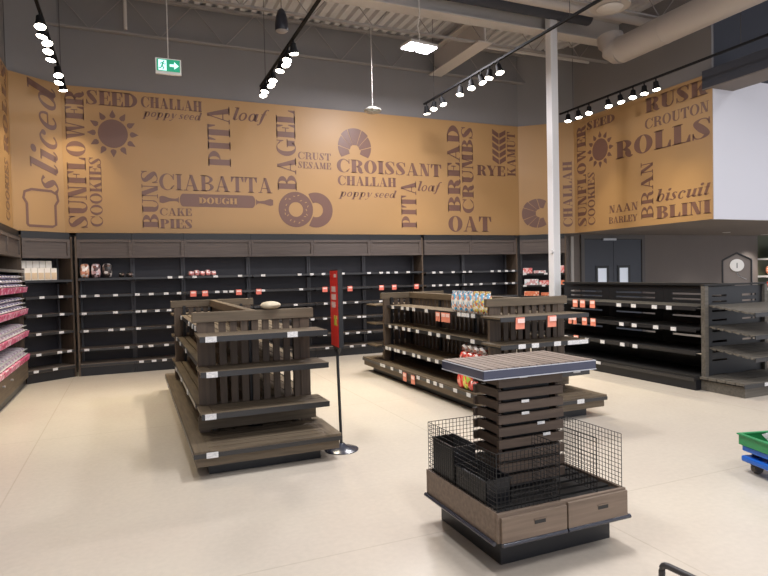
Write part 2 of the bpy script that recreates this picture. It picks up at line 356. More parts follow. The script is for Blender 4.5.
def upper_glyph(c, T):
    g = G(T); h = g.h; s = 0.07
    def stem(x): g.rect(x, 0, x+T, 1); g.rect(x-s, 0, x+T+s, h); g.rect(x-s, 1-h, x+T+s, 1)
    def hair(x, y0, y1): g.rect(x, y0, x+h, y1)
    def beak(x, up, lo=0.0):     # wedge at the end of an arm
        if up: g.quad((x, 1), (x, 0.66+lo), (x-0.05, 0.66+lo), (x-0.16, 1-h))
        else: g.quad((x, 0), (x-0.16, h), (x-0.05, 0.36), (x, 0.36))
    if c == 'A':
        w = 0.62+T; g.quad((w-s-T, 0), (w-s, 0), (w*0.5+0.06, 1), (w*0.5-0.1, 1)); g.stroke([(s+0.05, 0), (w*0.5-0.04, 0.97)], [h, h])
        g.rect(0.2, 0.28, w-T-0.05, 0.28+h); g.rect(0, 0, 0.24, h); g.rect(w-T-2*s, 0, w, h)
    elif c == 'B':
        w = 0.52+T; stem(s); x = s+T
        g.ring(x, 0.745, w-x-0.05, 0.255, w-x-0.05-T*0.85, 0.21, -90, 90); g.ring(x, 0.265, w-x, 0.265, w-x-T*0.9, 0.22, -90, 90)
    elif c in 'CG':
        w = 0.58+T; g.ring(w/2, 0.5, w/2, 0.52, w/2-T*0.62, 0.475, 42, 318, 0.13*T+0.03)
        g.rect(w-h-0.02, 0.64, w-0.02, 1.0); g.quad((w-h-0.02, 0.66), (w-h-0.02, 0.84), (w-0.2, 0.93), (w-0.14, 0.86))
        if c == 'C': g.stroke([(w-0.2, 0.06), (w-0.02, 0.3)], [0.07, h])
        else: g.rect(w-T-0.03, 0.05, w-0.03, 0.44); g.rect(w-T-0.1, 0.42, w+0.04, 0.42+h)
    elif c == 'D':
        w = 0.6+T; stem(s); x = s+T*0.6; g.ring(x, 0.5, w-x, 0.5, w-x-T, 0.455, -90, 90)
    elif c in 'EF':
        w = 0.44+T; stem(s); g.rect(s, 1-h, w, 1); beak(w, True); g.rect(s+T, 0.49, w-0.16, 0.49+h); g.rect(w-0.19, 0.34, w-0.14, 0.7)
        if c == 'E': g.rect(s, 0, w+0.03, h); beak(w+0.03, False)
    elif c == 'H':
        w = 0.36+2*T; stem(s); stem(w-s-T); g.rect(s+T, 0.48, w-s-T, 0.48+h)
    elif c == 'I':
        w = T+2*s; stem(s)
    elif c == 'K':
        w = 0.58+T; stem(s); g.stroke([(s+T, 0.4), (w-0.12, 0.98)], [h, h]); g.quad((w-T-0.04, 0), (w-0.02, 0), (s+T+0.24, 0.66), (s+T+0.06, 0.5))
        g.rect(w-0.32, 1-h, w, 1); g.rect(w-T-0.14, 0, w+0.03, h)
    elif c == 'L':
        w = 0.44+T; stem(s); g.rect(s, 0, w, h); beak(w, False)
    elif c == 'M':
        w = 0.66+T; hair(s+0.02, 0, 1); g.quad((s+0.02, 1), (s+0.02+T*0.9, 1), (w/2+0.05, 0.06), (w/2-0.1, 0.06)); g.stroke([(w/2, 0.05), (w-s-T+0.03, 0.98)], [h, h])
        g.rect(w-s-T, 0, w-s, 1); g.rect(0, 0, 0.2, h); g.rect(w-2*s-T, 0, w, h); g.rect(0, 1-h, 0.2, 1); g.rect(w-s-T, 1-h, w, 1)
    elif c == 'N':
        w = 0.5+T; hair(s+0.03, 0, 1); hair(w-s-0.08, 0, 1); g.quad((s, 1), (s+T, 1), (w-s-0.03, 0), (w-s-0.03-T*0.8, 0))
        g.rect(-0.02, 0, 0.22, h); g.rect(w-0.25, 1-h, w, 1); g.rect(-0.02, 1-h, 0.18, 1)
    elif c == 'O':
        w = 0.58+T; g.ring(w/2, 0.5, w/2, 0.52, w/2-T*0.92, 0.475)
    elif c in 'PR':
        w = 0.5+T; stem(s); x = s+T; g.ring(x, 0.73, w-x, 0.27, w-x-T*0.9, 0.225, -90, 90)
        if c == 'R':
            varstroke(g, [(x, 0.47, 0.05), (w-T*0.75, 0.4, T*0.7), (w-T*0.55, 0.2, T*0.95), (w-T*0.3, 0.04, T*0.6), (w+0.06, 0.06, 0.05)]); w += 0.06
    elif c == 'S':
        w = 0.42+T
        varstroke(g, [(w-0.05, 0.74, h), (w-0.16, 0.95, 0.06), (w*0.45, 0.975, 0.055), (0.16, 0.8, T*0.75), (w*0.5, 0.5, T*1.05), (w-0.15, 0.2, T*0.75), (w*0.5, 0.025, 0.055), (0.14, 0.06, 0.06), (0.04, 0.28, h)])
        g.rect(w-0.08, 0.66, w-0.03, 1); g.rect(0.02, 0, 0.07, 0.34)
    elif c == 'T':
        w = 0.5+T; x = w/2-T/2; g.rect(x, 0, x+T, 1); g.rect(x-s, 0, x+T+s, h); g.rect(0, 1-h, w, 1); beak(w, True); g.quad((0, 1), (0.16, 1-h), (0.05, 0.66), (0, 0.66))
    elif c == 'U':
        w = 0.52+T; g.rect(s, 0.3, s+T, 1); hair(w-s-h, 0.3, 1); g.ring((s+w-s)/2, 0.3, (w-2*s)/2, 0.32, (w-2*s)/2-T*0.6, 0.26, 180, 360, T*0.3)
        g.rect(0, 1-h, T+2*s, 1); g.rect(w-0.24, 1-h, w, 1)
    elif c == 'W':
        w = 0.8+T
        for x in (0.05, w*0.42): g.quad((x, 1), (x+T*0.85, 1), (x+T*0.85+0.1, 0), (x+T*0.85, 0)) ; g.stroke([(x+T*0.85+0.06, 0.02), (x+T*0.85+0.24, 0.98)], [h, h])
        g.rect(0, 1-h, T+0.08, 1); g.rect(w-0.2, 1-h, w+0.04, 1); g.rect(w*0.36, 1-h, w*0.42+T, 1)
    elif c == 'Y':
        w = 0.58+T; x = w/2-T/2; g.rect(x, 0, x+T, 0.46); g.quad((0.03, 1), (0.03+T, 1), (x+T, 0.44), (x, 0.44)); g.stroke([(x+T*0.8, 0.45), (w-0.1, 0.98)], [h, h])
        g.rect(x-s, 0, x+T+s, h); g.rect(-0.02, 1-h, T+0.1, 1); g.rect(w-0.24, 1-h, w+0.02, 1)
    else: w = 0.4
    return g.p, w
def lower_glyph(c, T):
    g = G(T); h = 0.045; X = 0.62; w = 0.5
    def bowl(x=0.0, ww=0.46): g.ring(x+ww/2, X/2, ww/2, X/2+0.01, ww/2-T*0.72, X/2-0.05)
    def tail(x): varstroke(g, [(x, 0.12, T*0.7), (x+0.04, 0.03, 0.08), (x+0.12, 0.04, h), (x+0.17, 0.14, h)])
    if c in 'ad':
        bowl(0, 0.44); g.rect(0.36, 0.06, 0.36+T, 1.0 if c == 'd' else X); tail(0.36+T/2); w = 0.6
        if c == 'd': g.rect(0.28, 0.95, 0.36+T, 1.0)
    elif c == 'b': g.rect(0.02, 0.08, 0.02+T, 1); bowl(0.06, 0.46); g.rect(-0.06, 0.95, 0.02+T, 1.0); w = 0.56
    elif c == 'c': g.ring(0.22, X/2, 0.22, X/2+0.01, 0.22-T*0.6, X/2-0.05, 50, 320, 0.03); g.ring(0.36, X-0.14, 0.07, 0.08, 0.001, 0.001); w = 0.47
    elif c == 'e': g.ring(0.22, X/2, 0.22, X/2+0.01, 0.22-T*0.6, X/2-0.05, 0, 320, 0.03); g.rect(0.08, X/2-0.02, 0.42, X/2+0.025); w = 0.48
    elif c == 'f':
        varstroke(g, [(0.0, -0.2, 0.1), (0.07, -0.24, h), (0.14, -0.1, T*0.6), (0.17, 0.4, T), (0.22, 0.85, T*0.7), (0.32, 1.0, h), (0.4, 0.93, 0.11)]); g.rect(0.03, X-0.04, 0.36, X); w = 0.38
    elif c == 'i': g.rect(0.05, 0.06, 0.05+T, X); g.rect(-0.04, X-0.05, 0.05+T, X); tail(0.05+T/2); g.ring(0.05+T/2, 0.86, 0.1, 0.1, 0.001, 0.001, n=12); w = 0.3
    elif c == 'l': g.rect(0.05, 0.06, 0.05+T, 1); g.rect(-0.04, 0.95, 0.05+T, 1); tail(0.05+T/2); w = 0.3
    elif c == 'o': bowl(0, 0.48); w = 0.52
    elif c == 'p': g.rect(0.06, -0.3, 0.06+T, X); bowl(0.1, 0.44); g.rect(-0.04, X-0.05, 0.06+T, X); g.rect(-0.02, -0.32, 0.14+T, -0.28); w = 0.6
    elif c == 's':
        varstroke(g, [(0.34, X-0.1, 0.09), (0.2, X-0.02, h), (0.1, X-0.14, T*0.7), (0.2, X/2, T*0.95), (0.3, 0.15, T*0.7), (0.18, 0.02, h), (0.03, 0.1, 0.1)]); w = 0.42
    elif c == 't': g.rect(0.08, 0.06, 0.08+T, 0.88); g.rect(-0.01, X-0.04, 0.3, X); tail(0.08+T/2); w = 0.32
    elif c == 'u': g.rect(0.05, 0.08, 0.05+T, X); g.rect(0.38, 0.06, 0.38+T, X); varstroke(g, [(0.05+T/2, 0.1, T*0.8), (0.2, 0.02, 0.07), (0.38, 0.16, h)]); g.rect(-0.04, X-0.05, 0.05+T, X); tail(0.38+T/2); w = 0.62
    elif c == 'y':
        varstroke(g, [(0.06, X, T*0.9), (0.16, X-0.14, T), (0.24, 0.06, T*0.8)]); varstroke(g, [(0.46, X, T*0.5), (0.4, 0.3, h), (0.24, -0.1, h), (0.1, -0.28, 0.06), (0.0, -0.22, 0.12)]); w = 0.52
    else: w = 0.3
    return [[(x+0.28*y, y) for x, y in q] for q in g.p], w
def word_polys(text, style):
    T = {'b': 0.3, 'r': 0.2, 'i': 0.17}[style]
    out = []; x = 0
    for c in text:
        if c == ' ': x += 0.22; continue
        p, w_ = upper_glyph(c, T) if c.isupper() else lower_glyph(c, T)
        out += [[(a+x, b) for a, b in q] for q in p]; x += w_+(0.07 if c.isupper() else 0.05)
    xs = [a for q in out for a, b in q]; ys = [b for q in out for a, b in q]
    x0, x1, y0, y1 = min(xs), max(xs), min(ys), max(ys)
    return [[((a-x0)/(x1-x0), (b-y0)/(y1-y0)) for a, b in q] for q in out]
PANEL = {}
def mural(key, label):
    A, B = Vector(SIGN[key][0]), Vector(SIGN[key][1]); L = (B-A).length; a = math.atan2(B.y-A.y, B.x-A.x)
    t = thing('mural_panel', label, 'wall mural', (A.x, A.y, 2.385), a, None)
    obj('board', M().box(0, 0.0, 0, L, 0.025, 2.435), 'tan', t)
    PANEL[key] = t; return t
mural('L', 'tan bakery mural panel on the long side wall above the bagged goods')
mural('D', 'narrow tan mural panel reading sliced above an outlined bread slice, in the corner')
mural('B', 'long tan mural across the back wall with CIABATTA and CROISSANT in brown')
mural('E', 'narrow tan mural panel behind the white column, with a sideways croissant')
mural('R', 'tan mural panel with RUSK, CROUTON and ROLLS beside the white wall')
TH = 0.003
def flat(polys, fn):
    m = M()
    for q in polys: m.prism([fn(a, b) for a, b in q], (0, -TH, 0))
    return m
def word(key, text, rotd, style, s0, z0, s1, z1, material='vinyl', lift=0.0):
    P = word_polys(text, style); z0 -= 2.385; z1 -= 2.385
    if rotd: fn = lambda a, b: (s1-b*(s1-s0), -0.0005-lift, z0+a*(z1-z0))
    else: fn = lambda a, b: (s0+a*(s1-s0), -0.0005-lift, z0+b*(z1-z0))
    return obj('lettering', flat(P, fn), material, PANEL[key], label='brown lettering '+text if material == 'vinyl' else 'tan lettering '+text)
WORDS = [('D', 'sliced', 1, 'i', 0.291, 2.998, 0.748, 4.80), ('B', 'SUNFLOWER', 1, 'b', 0.052, 2.471, 0.35, 4.741), ('B', 'SEED', 0, 'b', 0.379, 4.536, 1.169, 4.779),
 ('B', 'COOKIES', 1, 'r', 0.382, 2.491, 0.573, 3.648), ('B', 'CHALLAH', 0, 'b', 1.226, 4.56, 2.241, 4.75), ('B', 'poppy seed', 0, 'i', 1.237, 4.36, 2.24, 4.545),
 ('B', 'PITA', 1, 'b', 2.326, 3.602, 2.728, 4.695), ('B', 'loaf', 0, 'i', 2.775, 4.40, 3.463, 4.705), ('B', 'BAGEL', 1, 'b', 3.574, 3.213, 3.952, 4.728),
 ('B', 'CRUST', 0, 'r', 3.987, 3.819, 4.646, 3.96), ('B', 'SESAME', 0, 'r', 3.983, 3.647, 4.648, 3.775), ('B', 'BUNS', 1, 'b', 1.191, 2.473, 1.46, 3.462),
 ('B', 'CIABATTA', 0, 'r', 1.483, 3.141, 3.476, 3.435), ('B', 'CAKE', 0, 'r', 1.479, 2.695, 2.014, 2.829), ('B', 'PIES', 0, 'b', 1.477, 2.471, 2.013, 2.633),
 ('B', 'CROISSANT', 0, 'b', 4.767, 3.597, 7.094, 3.873), ('B', 'CHALLAH', 0, 'b', 4.778, 3.352, 6.039, 3.543), ('B', 'poppy seed', 0, 'i', 4.782, 3.08, 6.049, 3.285),
 ('B', 'PITA', 1, 'b', 6.146, 2.52, 6.495, 3.49), ('B', 'loaf', 0, 'i', 6.525, 3.24, 7.11, 3.504), ('B', 'BREAD', 1, 'b', 7.248, 2.872, 7.566, 4.72),
 ('B', 'CRUMBS', 1, 'b', 7.6, 2.857, 7.895, 4.702), ('B', 'OAT', 0, 'b', 7.244, 2.452, 8.32, 2.794), ('B', 'RYE', 0, 'b', 7.979, 3.68, 8.711, 3.911),
 ('B', 'KAMUT', 1, 'r', 8.773, 3.704, 8.993, 4.684), ('E', 'CHALLAH', 1, 'b', 0.949, 2.527, 1.15, 3.961), ('R', 'SUNFLOWER', 1, 'b', 0.1, 2.51, 0.38, 4.659),
 ('R', 'COOKIES', 1, 'r', 0.416, 2.516, 0.623, 3.627), ('R', 'SEED', 0, 'b', 0.415, 4.53, 1.196, 4.70), ('R', 'RUSK', 0, 'b', 1.971, 4.48, 3.286, 4.76),
 ('R', 'CROUTON', 0, 'r', 1.955, 4.19, 3.301, 4.38), ('R', 'ROLLS', 0, 'b', 1.221, 3.75, 3.318, 4.11), ('R', 'BRAN', 1, 'r', 1.847, 2.517, 2.133, 3.582),
 ('R', 'biscuit', 0, 'i', 2.191, 2.796, 3.32, 3.03), ('R', 'BLINI', 0, 'b', 2.198, 2.49, 3.32, 2.715), ('R', 'NAAN', 0, 'r', 1.014, 2.711, 1.767, 2.865),
 ('R', 'BARLEY', 0, 'r', 1.011, 2.498, 1.752, 2.63)]
for wd in WORDS: word(*wd)
# side panel: tall columns of lettering seen at a grazing angle
word('L', 'ROLLS', 1, 'b', 4.1, 3.5, 4.45, 4.78); word('L', 'COOKIES', 1, 'r', 4.1, 2.5, 4.38, 3.4)
def emblem(key, name, polys, label, material='vinyl', lift=0.0):
    return obj(name, flat(polys, lambda a, b: (a, -0.0005-lift, b-2.385)), material, PANEL[key], label=label)
def disc(cx, cy, rx, ry, n=32): return [(cx+rx*math.cos(2*PI*k/n), cy+ry*math.sin(2*PI*k/n)) for k in range(n)]
def sun(key, cx, cy, r):
    P = [disc(cx, cy, r*0.59, r*0.61)]
    for k in range(12):
        a = 2*PI*k/12+PI/2; ca, sa = math.cos(a), math.sin(a)
        pet = [(0.66, 0.0), (0.70, 0.10), (0.78, 0.12), (0.88, 0.07), (1.02, 0.0), (0.88, -0.07), (0.78, -0.12), (0.70, -0.10)]
        P.append([(cx+r*(u*ca-v*sa), cy+r*(u*sa+v*ca)) for u, v in pet])
    emblem(key, 'sunflower_emblem', P, 'brown sunflower disc with twelve petals')
sun('B', 0.77, 4.07, 0.395); sun('R', 0.786, 4.053, 0.37)
def ringp(cx, cy, ro, ri, a0=0, a1=360, n=40):
    g = G(0.2); g.ring(cx, cy, ro, ro, ri, ri, a0, a1, 0, n); return g.p
emblem('B', 'bagel_emblem', ringp(3.922, 2.853, 0.338, 0.14), 'brown seeded bagel ring')
P = []
for k in range(18):
    a = 2*PI*k/18+rnd.uniform(-0.1, 0.1); r = rnd.uniform(0.19, 0.29); b = rnd.uniform(0, PI)
    cx, cy = 3.922+r*math.cos(a), 2.853+r*math.sin(a); u = (0.02*math.cos(b), 0.02*math.sin(b)); v = (-0.007*math.sin(b), 0.007*math.cos(b))
    P.append([(cx+u[0]+v[0], cy+u[1]+v[1]), (cx-u[0]+v[0], cy-u[1]+v[1]), (cx-u[0]-v[0], cy-u[1]-v[1]), (cx+u[0]-v[0], cy+u[1]-v[1])])
emblem('B', 'bagel_seeds', P, 'tan seeds printed on the bagel ring', 'tan', 0.003)
P = []
for q in ringp(4.32, 2.852, 0.338, 0.14, n=90):
    if all(math.hypot(a-3.922, b-2.853) > 0.355 for a, b in q): P.append(q)
emblem('B', 'second_bagel_emblem', P, 'plain brown bagel ring tucked behind the seeded one')
def capsule(x0, y0, x1, y1, r):
    pts = []
    for k in range(13): a = -PI/2+PI*k/12; pts.append((x1-r+r*math.cos(a), (y0+y1)/2+(y1-y0)/2*math.sin(a)))
    for k in range(13): a = PI/2+PI*k/12; pts.append((x0+r+r*math.cos(a), (y0+y1)/2+(y1-y0)/2*math.sin(a)))
    return pts
def handle(x0, x1, c, flip):
    prof = [(0, 0.05), (0.15, 0.065), (0.3, 0.055), (0.5, 0.03), (0.8, 0.02), (0.93, 0.03), (1.0, 0.06)]
    if flip: prof = [(1-t, w_) for t, w_ in prof][::-1]
    return [(x0+(x1-x0)*t, c+w_) for t, w_ in prof] + [(x0+(x1-x0)*t, c-w_) for t, w_ in prof[::-1]]
emblem('B', 'rolling_pin_emblem', [capsule(1.816, 2.862, 3.148, 3.09, 0.06), handle(1.477, 1.80, 2.976, False), handle(3.163, 3.484, 2.973, True)], 'brown rolling pin')
word('B', 'DOUGH', 0, 'b', 2.14, 2.918, 2.82, 3.035, 'tan', 0.003)
def croissant(cx, cy, r, rot):
    P = []
    edges = [-38, 2, 38, 66, 114, 142, 178, 218]
    for k in range(7):
        a0, a1 = math.radians(edges[k]+1.3), math.radians(edges[k+1]-1.3); ro = r*(1.0 if 1 < k < 5 else 0.95); ri = r*(0.28 if 0 < k < 6 else 0.36)
        sh = 0.16*r
        out = [(ro*math.cos(a0+(a1-a0)*j/6), ro*math.sin(a0+(a1-a0)*j/6)) for j in range(7)] + [(ri*math.cos(a1), ri*math.sin(a1)-sh), (ri*math.cos(a0), ri*math.sin(a0)-sh)]
        ca, sa = math.cos(rot), math.sin(rot); P.append([(cx+a*ca-b*sa, cy+a*sa+b*ca) for a, b in out])
    return P
emblem('B', 'croissant_emblem', croissant(5.15, 4.12, 0.37, 0), 'brown croissant in seven segments')
emblem('E', 'croissant_emblem', croissant(0.40, 2.86, 0.34, PI/2), 'brown croissant turned on its side')
P = []
for k in range(5):
    z = 3.95+0.145*k; zt = 0.17
    P.append([(8.55, z), (8.55, z+0.10), (8.385, z+zt+0.02), (8.385, z+0.09)]); P.append([(8.57, z), (8.57, z+0.10), (8.735, z+zt+0.02), (8.735, z+0.09)])
emblem('B', 'wheat_emblem', P, 'brown ear of wheat')
g = G(0.2)
out = [(0.24, 2.47), (0.62, 2.47), (0.68, 2.5), (0.68, 2.82), (0.73, 2.9), (0.71, 3.0), (0.62, 3.045), (0.3, 3.045), (0.19, 3.0), (0.17, 2.9), (0.22, 2.82), (0.22, 2.5), (0.24, 2.47)]
g.stroke(out, [0.04]*len(out)); emblem('D', 'bread_slice_emblem', g.p, 'brown outline of a bread slice')

# ------------------------------------------------------------------ shelving against the walls
tag_mb = lambda x, y, z, w_=0.075, h=0.038: M().box(x-w_/2, y-0.006, z-h/2, x+w_/2, y, z+h/2)
def price_tags(parent, xs, y, z, **k):
    for x in xs: obj('price_tag', tag_mb(x, y, z, **k), 'tag', parent)
def sale_card(parent, x, y, z, w_=0.1, h=0.1):
    o = obj('sale_card', M().box(x-w_/2, y-0.006, z-h/2, x+w_/2, y, z+h/2), 'sale', parent, label='red sale card')
    obj('printed_band', M().box(x-w_*0.38, y-0.008, z+h*0.05, x+w_*0.38, y-0.006, z+h*0.36), 'salew', o, label='pale printed band')
ZS = [1.62, 1.34, 1.05, 0.76, 0.45]
def shelf_bay(name, label, loc, rot, w_, zs, tags, sales={}, base_tags=(), left=None, right=None, D=0.5, panels=1, wooden_top=True, group=None, thick=0.03):
    t = thing(name, label, 'shelving', loc, rot, group)
    obj('kick_plate', M().box(0.0, 0.03, 0, w_, 0.08, 0.15), 'kick', t)
    o = obj('base_deck', M().box(0, 0, 0.15, w_, D-0.03, 0.20), 'dx', t)
    obj('edge_strip', M().box(0, -0.008, 0.155, w_, -0.001, 0.195), 'strip', o); price_tags(o, base_tags, -0.009, 0.178)
    obj('back_panel', M().box(0, D-0.03, 0.2, w_, D-0.01, 1.97), 'blackp', t)
    for x in (0.0, w_-0.035): obj('upright', M().box(x+0.002, D-0.085, 0.2, x+0.033, D-0.031, 1.96), 'upright', t)
    for i, z in enumerate(zs):
        o = obj('shelf', M().box(0.004, 0.0, z-thick, w_-0.004, D-0.09, z), 'dx' if not (wooden_top and i == 0) else 'hx', t)
        obj('edge_strip', M().box(0.004, -0.008, z-0.036, w_-0.004, -0.001, z+0.002), 'strip', o)
        price_tags(o, tags.get(i, ()), -0.009, z-0.012)
        for x in sales.get(i, ()): sale_card(o, x, -0.012, z-0.03)
        for x in (0.04, w_-0.07): obj('bracket', M().box(x, 0.06, z-thick-0.035, x+0.02, D-0.09, z-thick), 'black', o)
    h = obj('header', M().box(0, 0.055, 1.955, w_, 0.13, 2.265), 'hx', t)
    pw = w_/panels; m = M()
    for k in range(panels):
        a, b = k*pw+0.045, (k+1)*pw-0.045
        m.box(a-0.045, 0.035, 1.955, a+0.005, 0.056, 2.265); m.box(b-0.005, 0.035, 1.955, b+0.045, 0.056, 2.265)
        m.box(a, 0.035, 2.22, b, 0.056, 2.265); m.box(a, 0.035, 1.955, b, 0.056, 2.0)
    obj('header_moulding', m, 'hx', h)
    obj('soffit', M().box(0, 0.131, 1.99, w_, D-0.04, 2.03), 'black', t)
    obj('crown', M().box(-0.0, 0.05, 2.267, w_, D-0.05, 2.372), 'black', t)
    if left: obj('end_panel', M().box(-0.03, 0.03, 0, -0.002, D, 2.31), 'gz' if left == 1 else 'gz', t)
    if right: obj('end_panel', M().box(w_+0.002, 0.03, 0, w_+0.03, D, 2.31), 'gz', t)
    return t
BY = 10.95
BX = [-0.80, 0.04, 0.885, 2.06, 3.24, 4.41, 5.55]
T_back = {0: [0.63, 0.81, 1.04, 1.4, 1.83, 2.25, 2.94, 3.18, 3.41, 3.8, 4.35, 4.61, 4.76, 4.94, 5.21],
 1: [-0.72, -0.52, -0.24, 0.1, 0.32, 0.56, 0.77, 1.42, 1.56, 1.67, 2.24, 2.96], 2: [-0.72, -0.25, 0.1, 0.2, 0.41, 0.6, 2.85, 3.44, 3.82, 4.07, 4.59],
 3: [-0.7, -0.33, -0.15, 0.1, 0.59, 3.17, 3.42, 3.81, 4.12, 4.23], 4: [-0.7, -0.09, 0.12, 0.29, 0.54, 3.41, 3.86, 4.09, 4.33], 'b': [0.13, 0.33, 0.5, 3.45, 3.95, 4.2]}
S_back = {1: [1.01, 1.21, 1.8, 2.16, 3.43, 3.94, 4.61, 4.89, 5.39]}
LBL = ['dark wall shelving bay next to the corner, with loaves on its top shelf', 'empty dark wall shelving bay second from the corner, behind the near gondola',
       'dark wall shelving bay with small pink bun bags on its top shelf', 'dark wall shelving bay directly behind the red banner',
       'dark wall shelving bay just past the red banner, with two red cards', 'dark wall shelving bay ending at the tall brown partition']
inside = lambda L, a, b: [round(x-a, 3) for x in L if a+0.03 < x < b-0.03]
for i in range(6):
    a, b = BX[i], BX[i+1]
    shelf_bay('wall_shelving_bay', LBL[i], (a, BY, 0), 0, b-a-0.004, ZS, {k: inside(T_back[k], a, b) for k in range(5)}, {1: inside(S_back[1], a, b)}, inside(T_back['b'], a, b),
              left=1 if i == 0 else None, right=1 if i == 5 else None)
RX = [5.62, 6.76, 7.90]
R_t = {0: [5.8, 5.97, 6.26, 6.53, 6.68, 7.23, 7.41, 7.6, 7.78], 1: [5.79, 5.95, 6.13, 6.35, 6.55, 6.7, 6.94, 7.27, 7.59, 7.78]}
for i, l in enumerate(('dark wall shelving bay just beyond the brown partition, tags on two top shelves', 'dark wall shelving bay ending beside the stocked corner shelving')):
    a, b = RX[i], RX[i+1]
    shelf_bay('wall_shelving_bay', l, (a, BY, 0), 0, b-a-0.004, [1.60, 1.33, 1.05, 0.76, 0.45], {k: inside(v, a, b) for k, v in R_t.items()}, right=1 if i == 1 else None, wooden_top=True)
# the two corner units
DA = math.atan2(11.0-10.55, -0.86+1.5); DW = math.hypot(11.0-10.55, -0.86+1.5)-0.02
shelf_bay('corner_shelving_unit', 'narrow corner shelving unit with cream cartons on its top shelf', (-1.5, 10.55, 0), DA, DW, [1.605, 1.345, 1.06, 0.77, 0.45],
          {1: [0.25, 0.55], 2: [0.2, 0.56], 3: [0.18, 0.54], 4: [0.17, 0.5, 0.66]}, base_tags=[0.12, 0.42], D=0.48, right=1)
EA = math.atan2(10.36-10.95, 8.72-7.97); EW = math.hypot(10.36-10.95, 8.72-7.97)
shelf_bay('corner_shelving_unit', 'corner shelving unit behind the white column stocked with red and orange packs', (7.97, 10.95, 0), EA, EW, [1.52, 1.26, 1.02, 0.74, 0.45],
          {0: [0.1, 0.55], 1: [0.1, 0.5]}, D=0.45, right=1)
# left wall: stocked units facing the aisle
LW = 2.93
t = shelf_bay('side_wall_unit', 'stocked wall unit with bagged goods on pink-edged shelves, next to the corner unit', (-1.5, 7.6, 0), PI/2, LW, [1.76, 1.50, 1.17, 0.83], {}, D=0.5, right=1, left=1, wooden_top=False, panels=3)
o = obj('base_panel', M().box(0, -0.01, 0.12, LW, 0.03, 0.43), 'gx', t)
for x in (0.4, 0.95, 1.5): obj('knob', M().tube([(x, -0.04, 0.3), (x, -0.01, 0.3)], 0.014, 10), 'chrome', o)
obj('bottom_shelf', M().box(0, 0.031, 0.44, LW, 0.42, 0.47), 'gx', t)
for z in (1.50, 1.17, 0.83, 0.47):
    obj('promo_strip', M().hexa([(0.02, -0.03, z-0.07), (LW-0.02, -0.03, z-0.07), (LW-0.02, -0.01, z-0.07), (0.02, -0.01, z-0.07), (0.02, -0.05, z+0.01), (LW-0.02, -0.05, z+0.01), (LW-0.02, -0.012, z+0.01), (0.02, -0.012, z+0.01)]), 'pink_strip', t, label='pink and white promotional shelf strip')
bag_lab = {1.50: 'purple-flecked bag in the heap on the uppermost stocked shelf of the side wall unit', 1.17: 'purple-flecked bag in the heap on the second stocked shelf of the side wall unit',
           0.83: 'pale pink-flecked pack lying on the third stocked shelf of the side wall unit', 0.47: 'pale pink-flecked pack lying on the bottom shelf of the side wall unit'}
bag_grp = {1.50: 'bags on the uppermost stocked shelf', 1.17: 'bags on the second stocked shelf', 0.83: 'packs on the third stocked shelf', 0.47: 'packs on the bottom shelf'}
for z in (1.50, 1.17, 0.83, 0.47):
    flatp = z < 1.0
    for j in range(12):
        y = 10.38-0.215*j
        for lay in range(3 if not flatp else 2):
            mb = M().pillow(0.36, 0.2, 0.06, e=3.6, jit=0.035, seed=int(z*100)+j*3+lay)
            o = obj('bagged_goods', mb, 'bag_pink' if flatp else 'bag_purple', None, (-1.68-0.01*lay, y, z+0.002+0.066*lay), rnd.uniform(-0.06, 0.06))
            tag(o, bag_lab[z], 'bag', bag_grp[z])
            obj('crimped_end', M().box(0.17, -0.085, 0.024, 0.205, 0.085, 0.032), 'white_plastic', o)
# products on the corner and back shelves
def carton(loc, rot, sx, sy, sz, m1, lab, cat, grp=None, name='carton', label_mat=None):
    o = obj(name, M().box(-sx/2, -sy/2, 0, sx/2, sy/2, sz), m1, None, loc, rot, bevel=0.004); tag(o, lab, cat, grp)
    if label_mat: obj('front_label', M().box(-sx*0.42, -sy/2-0.003, sz*0.06, sx*0.42, -sy/2-0.0005, sz*0.62), label_mat, o)
    return o
du = Vector((math.cos(DA), math.sin(DA))); dn = Vector((-math.sin(DA), math.cos(DA)))
for r in range(2):
    for j in range(5):
        p = Vector((-1.5, 10.55)) + du*(0.085+0.102*j) + dn*(0.12+0.14*r)
        carton((p.x, p.y, 1.606), DA, 0.095, 0.12, 0.19 if r == 0 else 0.31, 'box_cream',
               'small cream carton in the front row on the corner shelf' if r == 0 else 'taller cream carton in the rear row on the corner shelf', 'carton', 'cream cartons front row' if r == 0 else 'cream cartons rear row', label_mat='box_label')
def loaf(x, y, z, w_, h, m1, lab, rot=0.0, grp=None, m2=None):
    o = obj('bread_loaf', M().pillow(w_, 0.26, h, e=5.5, jit=0.04, seed=int(x*100)), m1, None, (x, y, z), rot); tag(o, lab, 'bread', grp)
    return o
loaf(-0.70, 11.13, 1.621, 0.145, 0.25, 'loaf', 'tan wrapped loaf at the corner end of the back top shelf')
loaf(-0.53, 11.13, 1.621, 0.15, 0.25, 'loaf3', 'pale pink wrapped loaf beside the tan loaf on the top shelf')
loaf(-0.36, 11.13, 1.621, 0.15, 0.25, 'loaf2', 'tall dark wrapped loaf third on the back top shelf')
loaf(-0.13, 11.1, 1.621, 0.11, 0.085, 'loaf2', 'low dark wrapped bun pack lying beyond the three loaves')
loaf(-0.01, 11.1, 1.621, 0.11, 0.09, 'loaf2', 'second low dark bun pack, furthest from the three loaves')
for j, x in enumerate((0.99, 1.085, 1.18, 1.275, 1.37)):
    loaf(x, 11.06, 1.621, 0.09, 0.11 if j % 2 else 0.09, 'bun', 'little pink bun bag in the cluster on the back top shelf', grp='pink bun bags on the back shelf')
eu = Vector((math.cos(EA), math.sin(EA))); en = Vector((-math.sin(EA), math.cos(EA)))
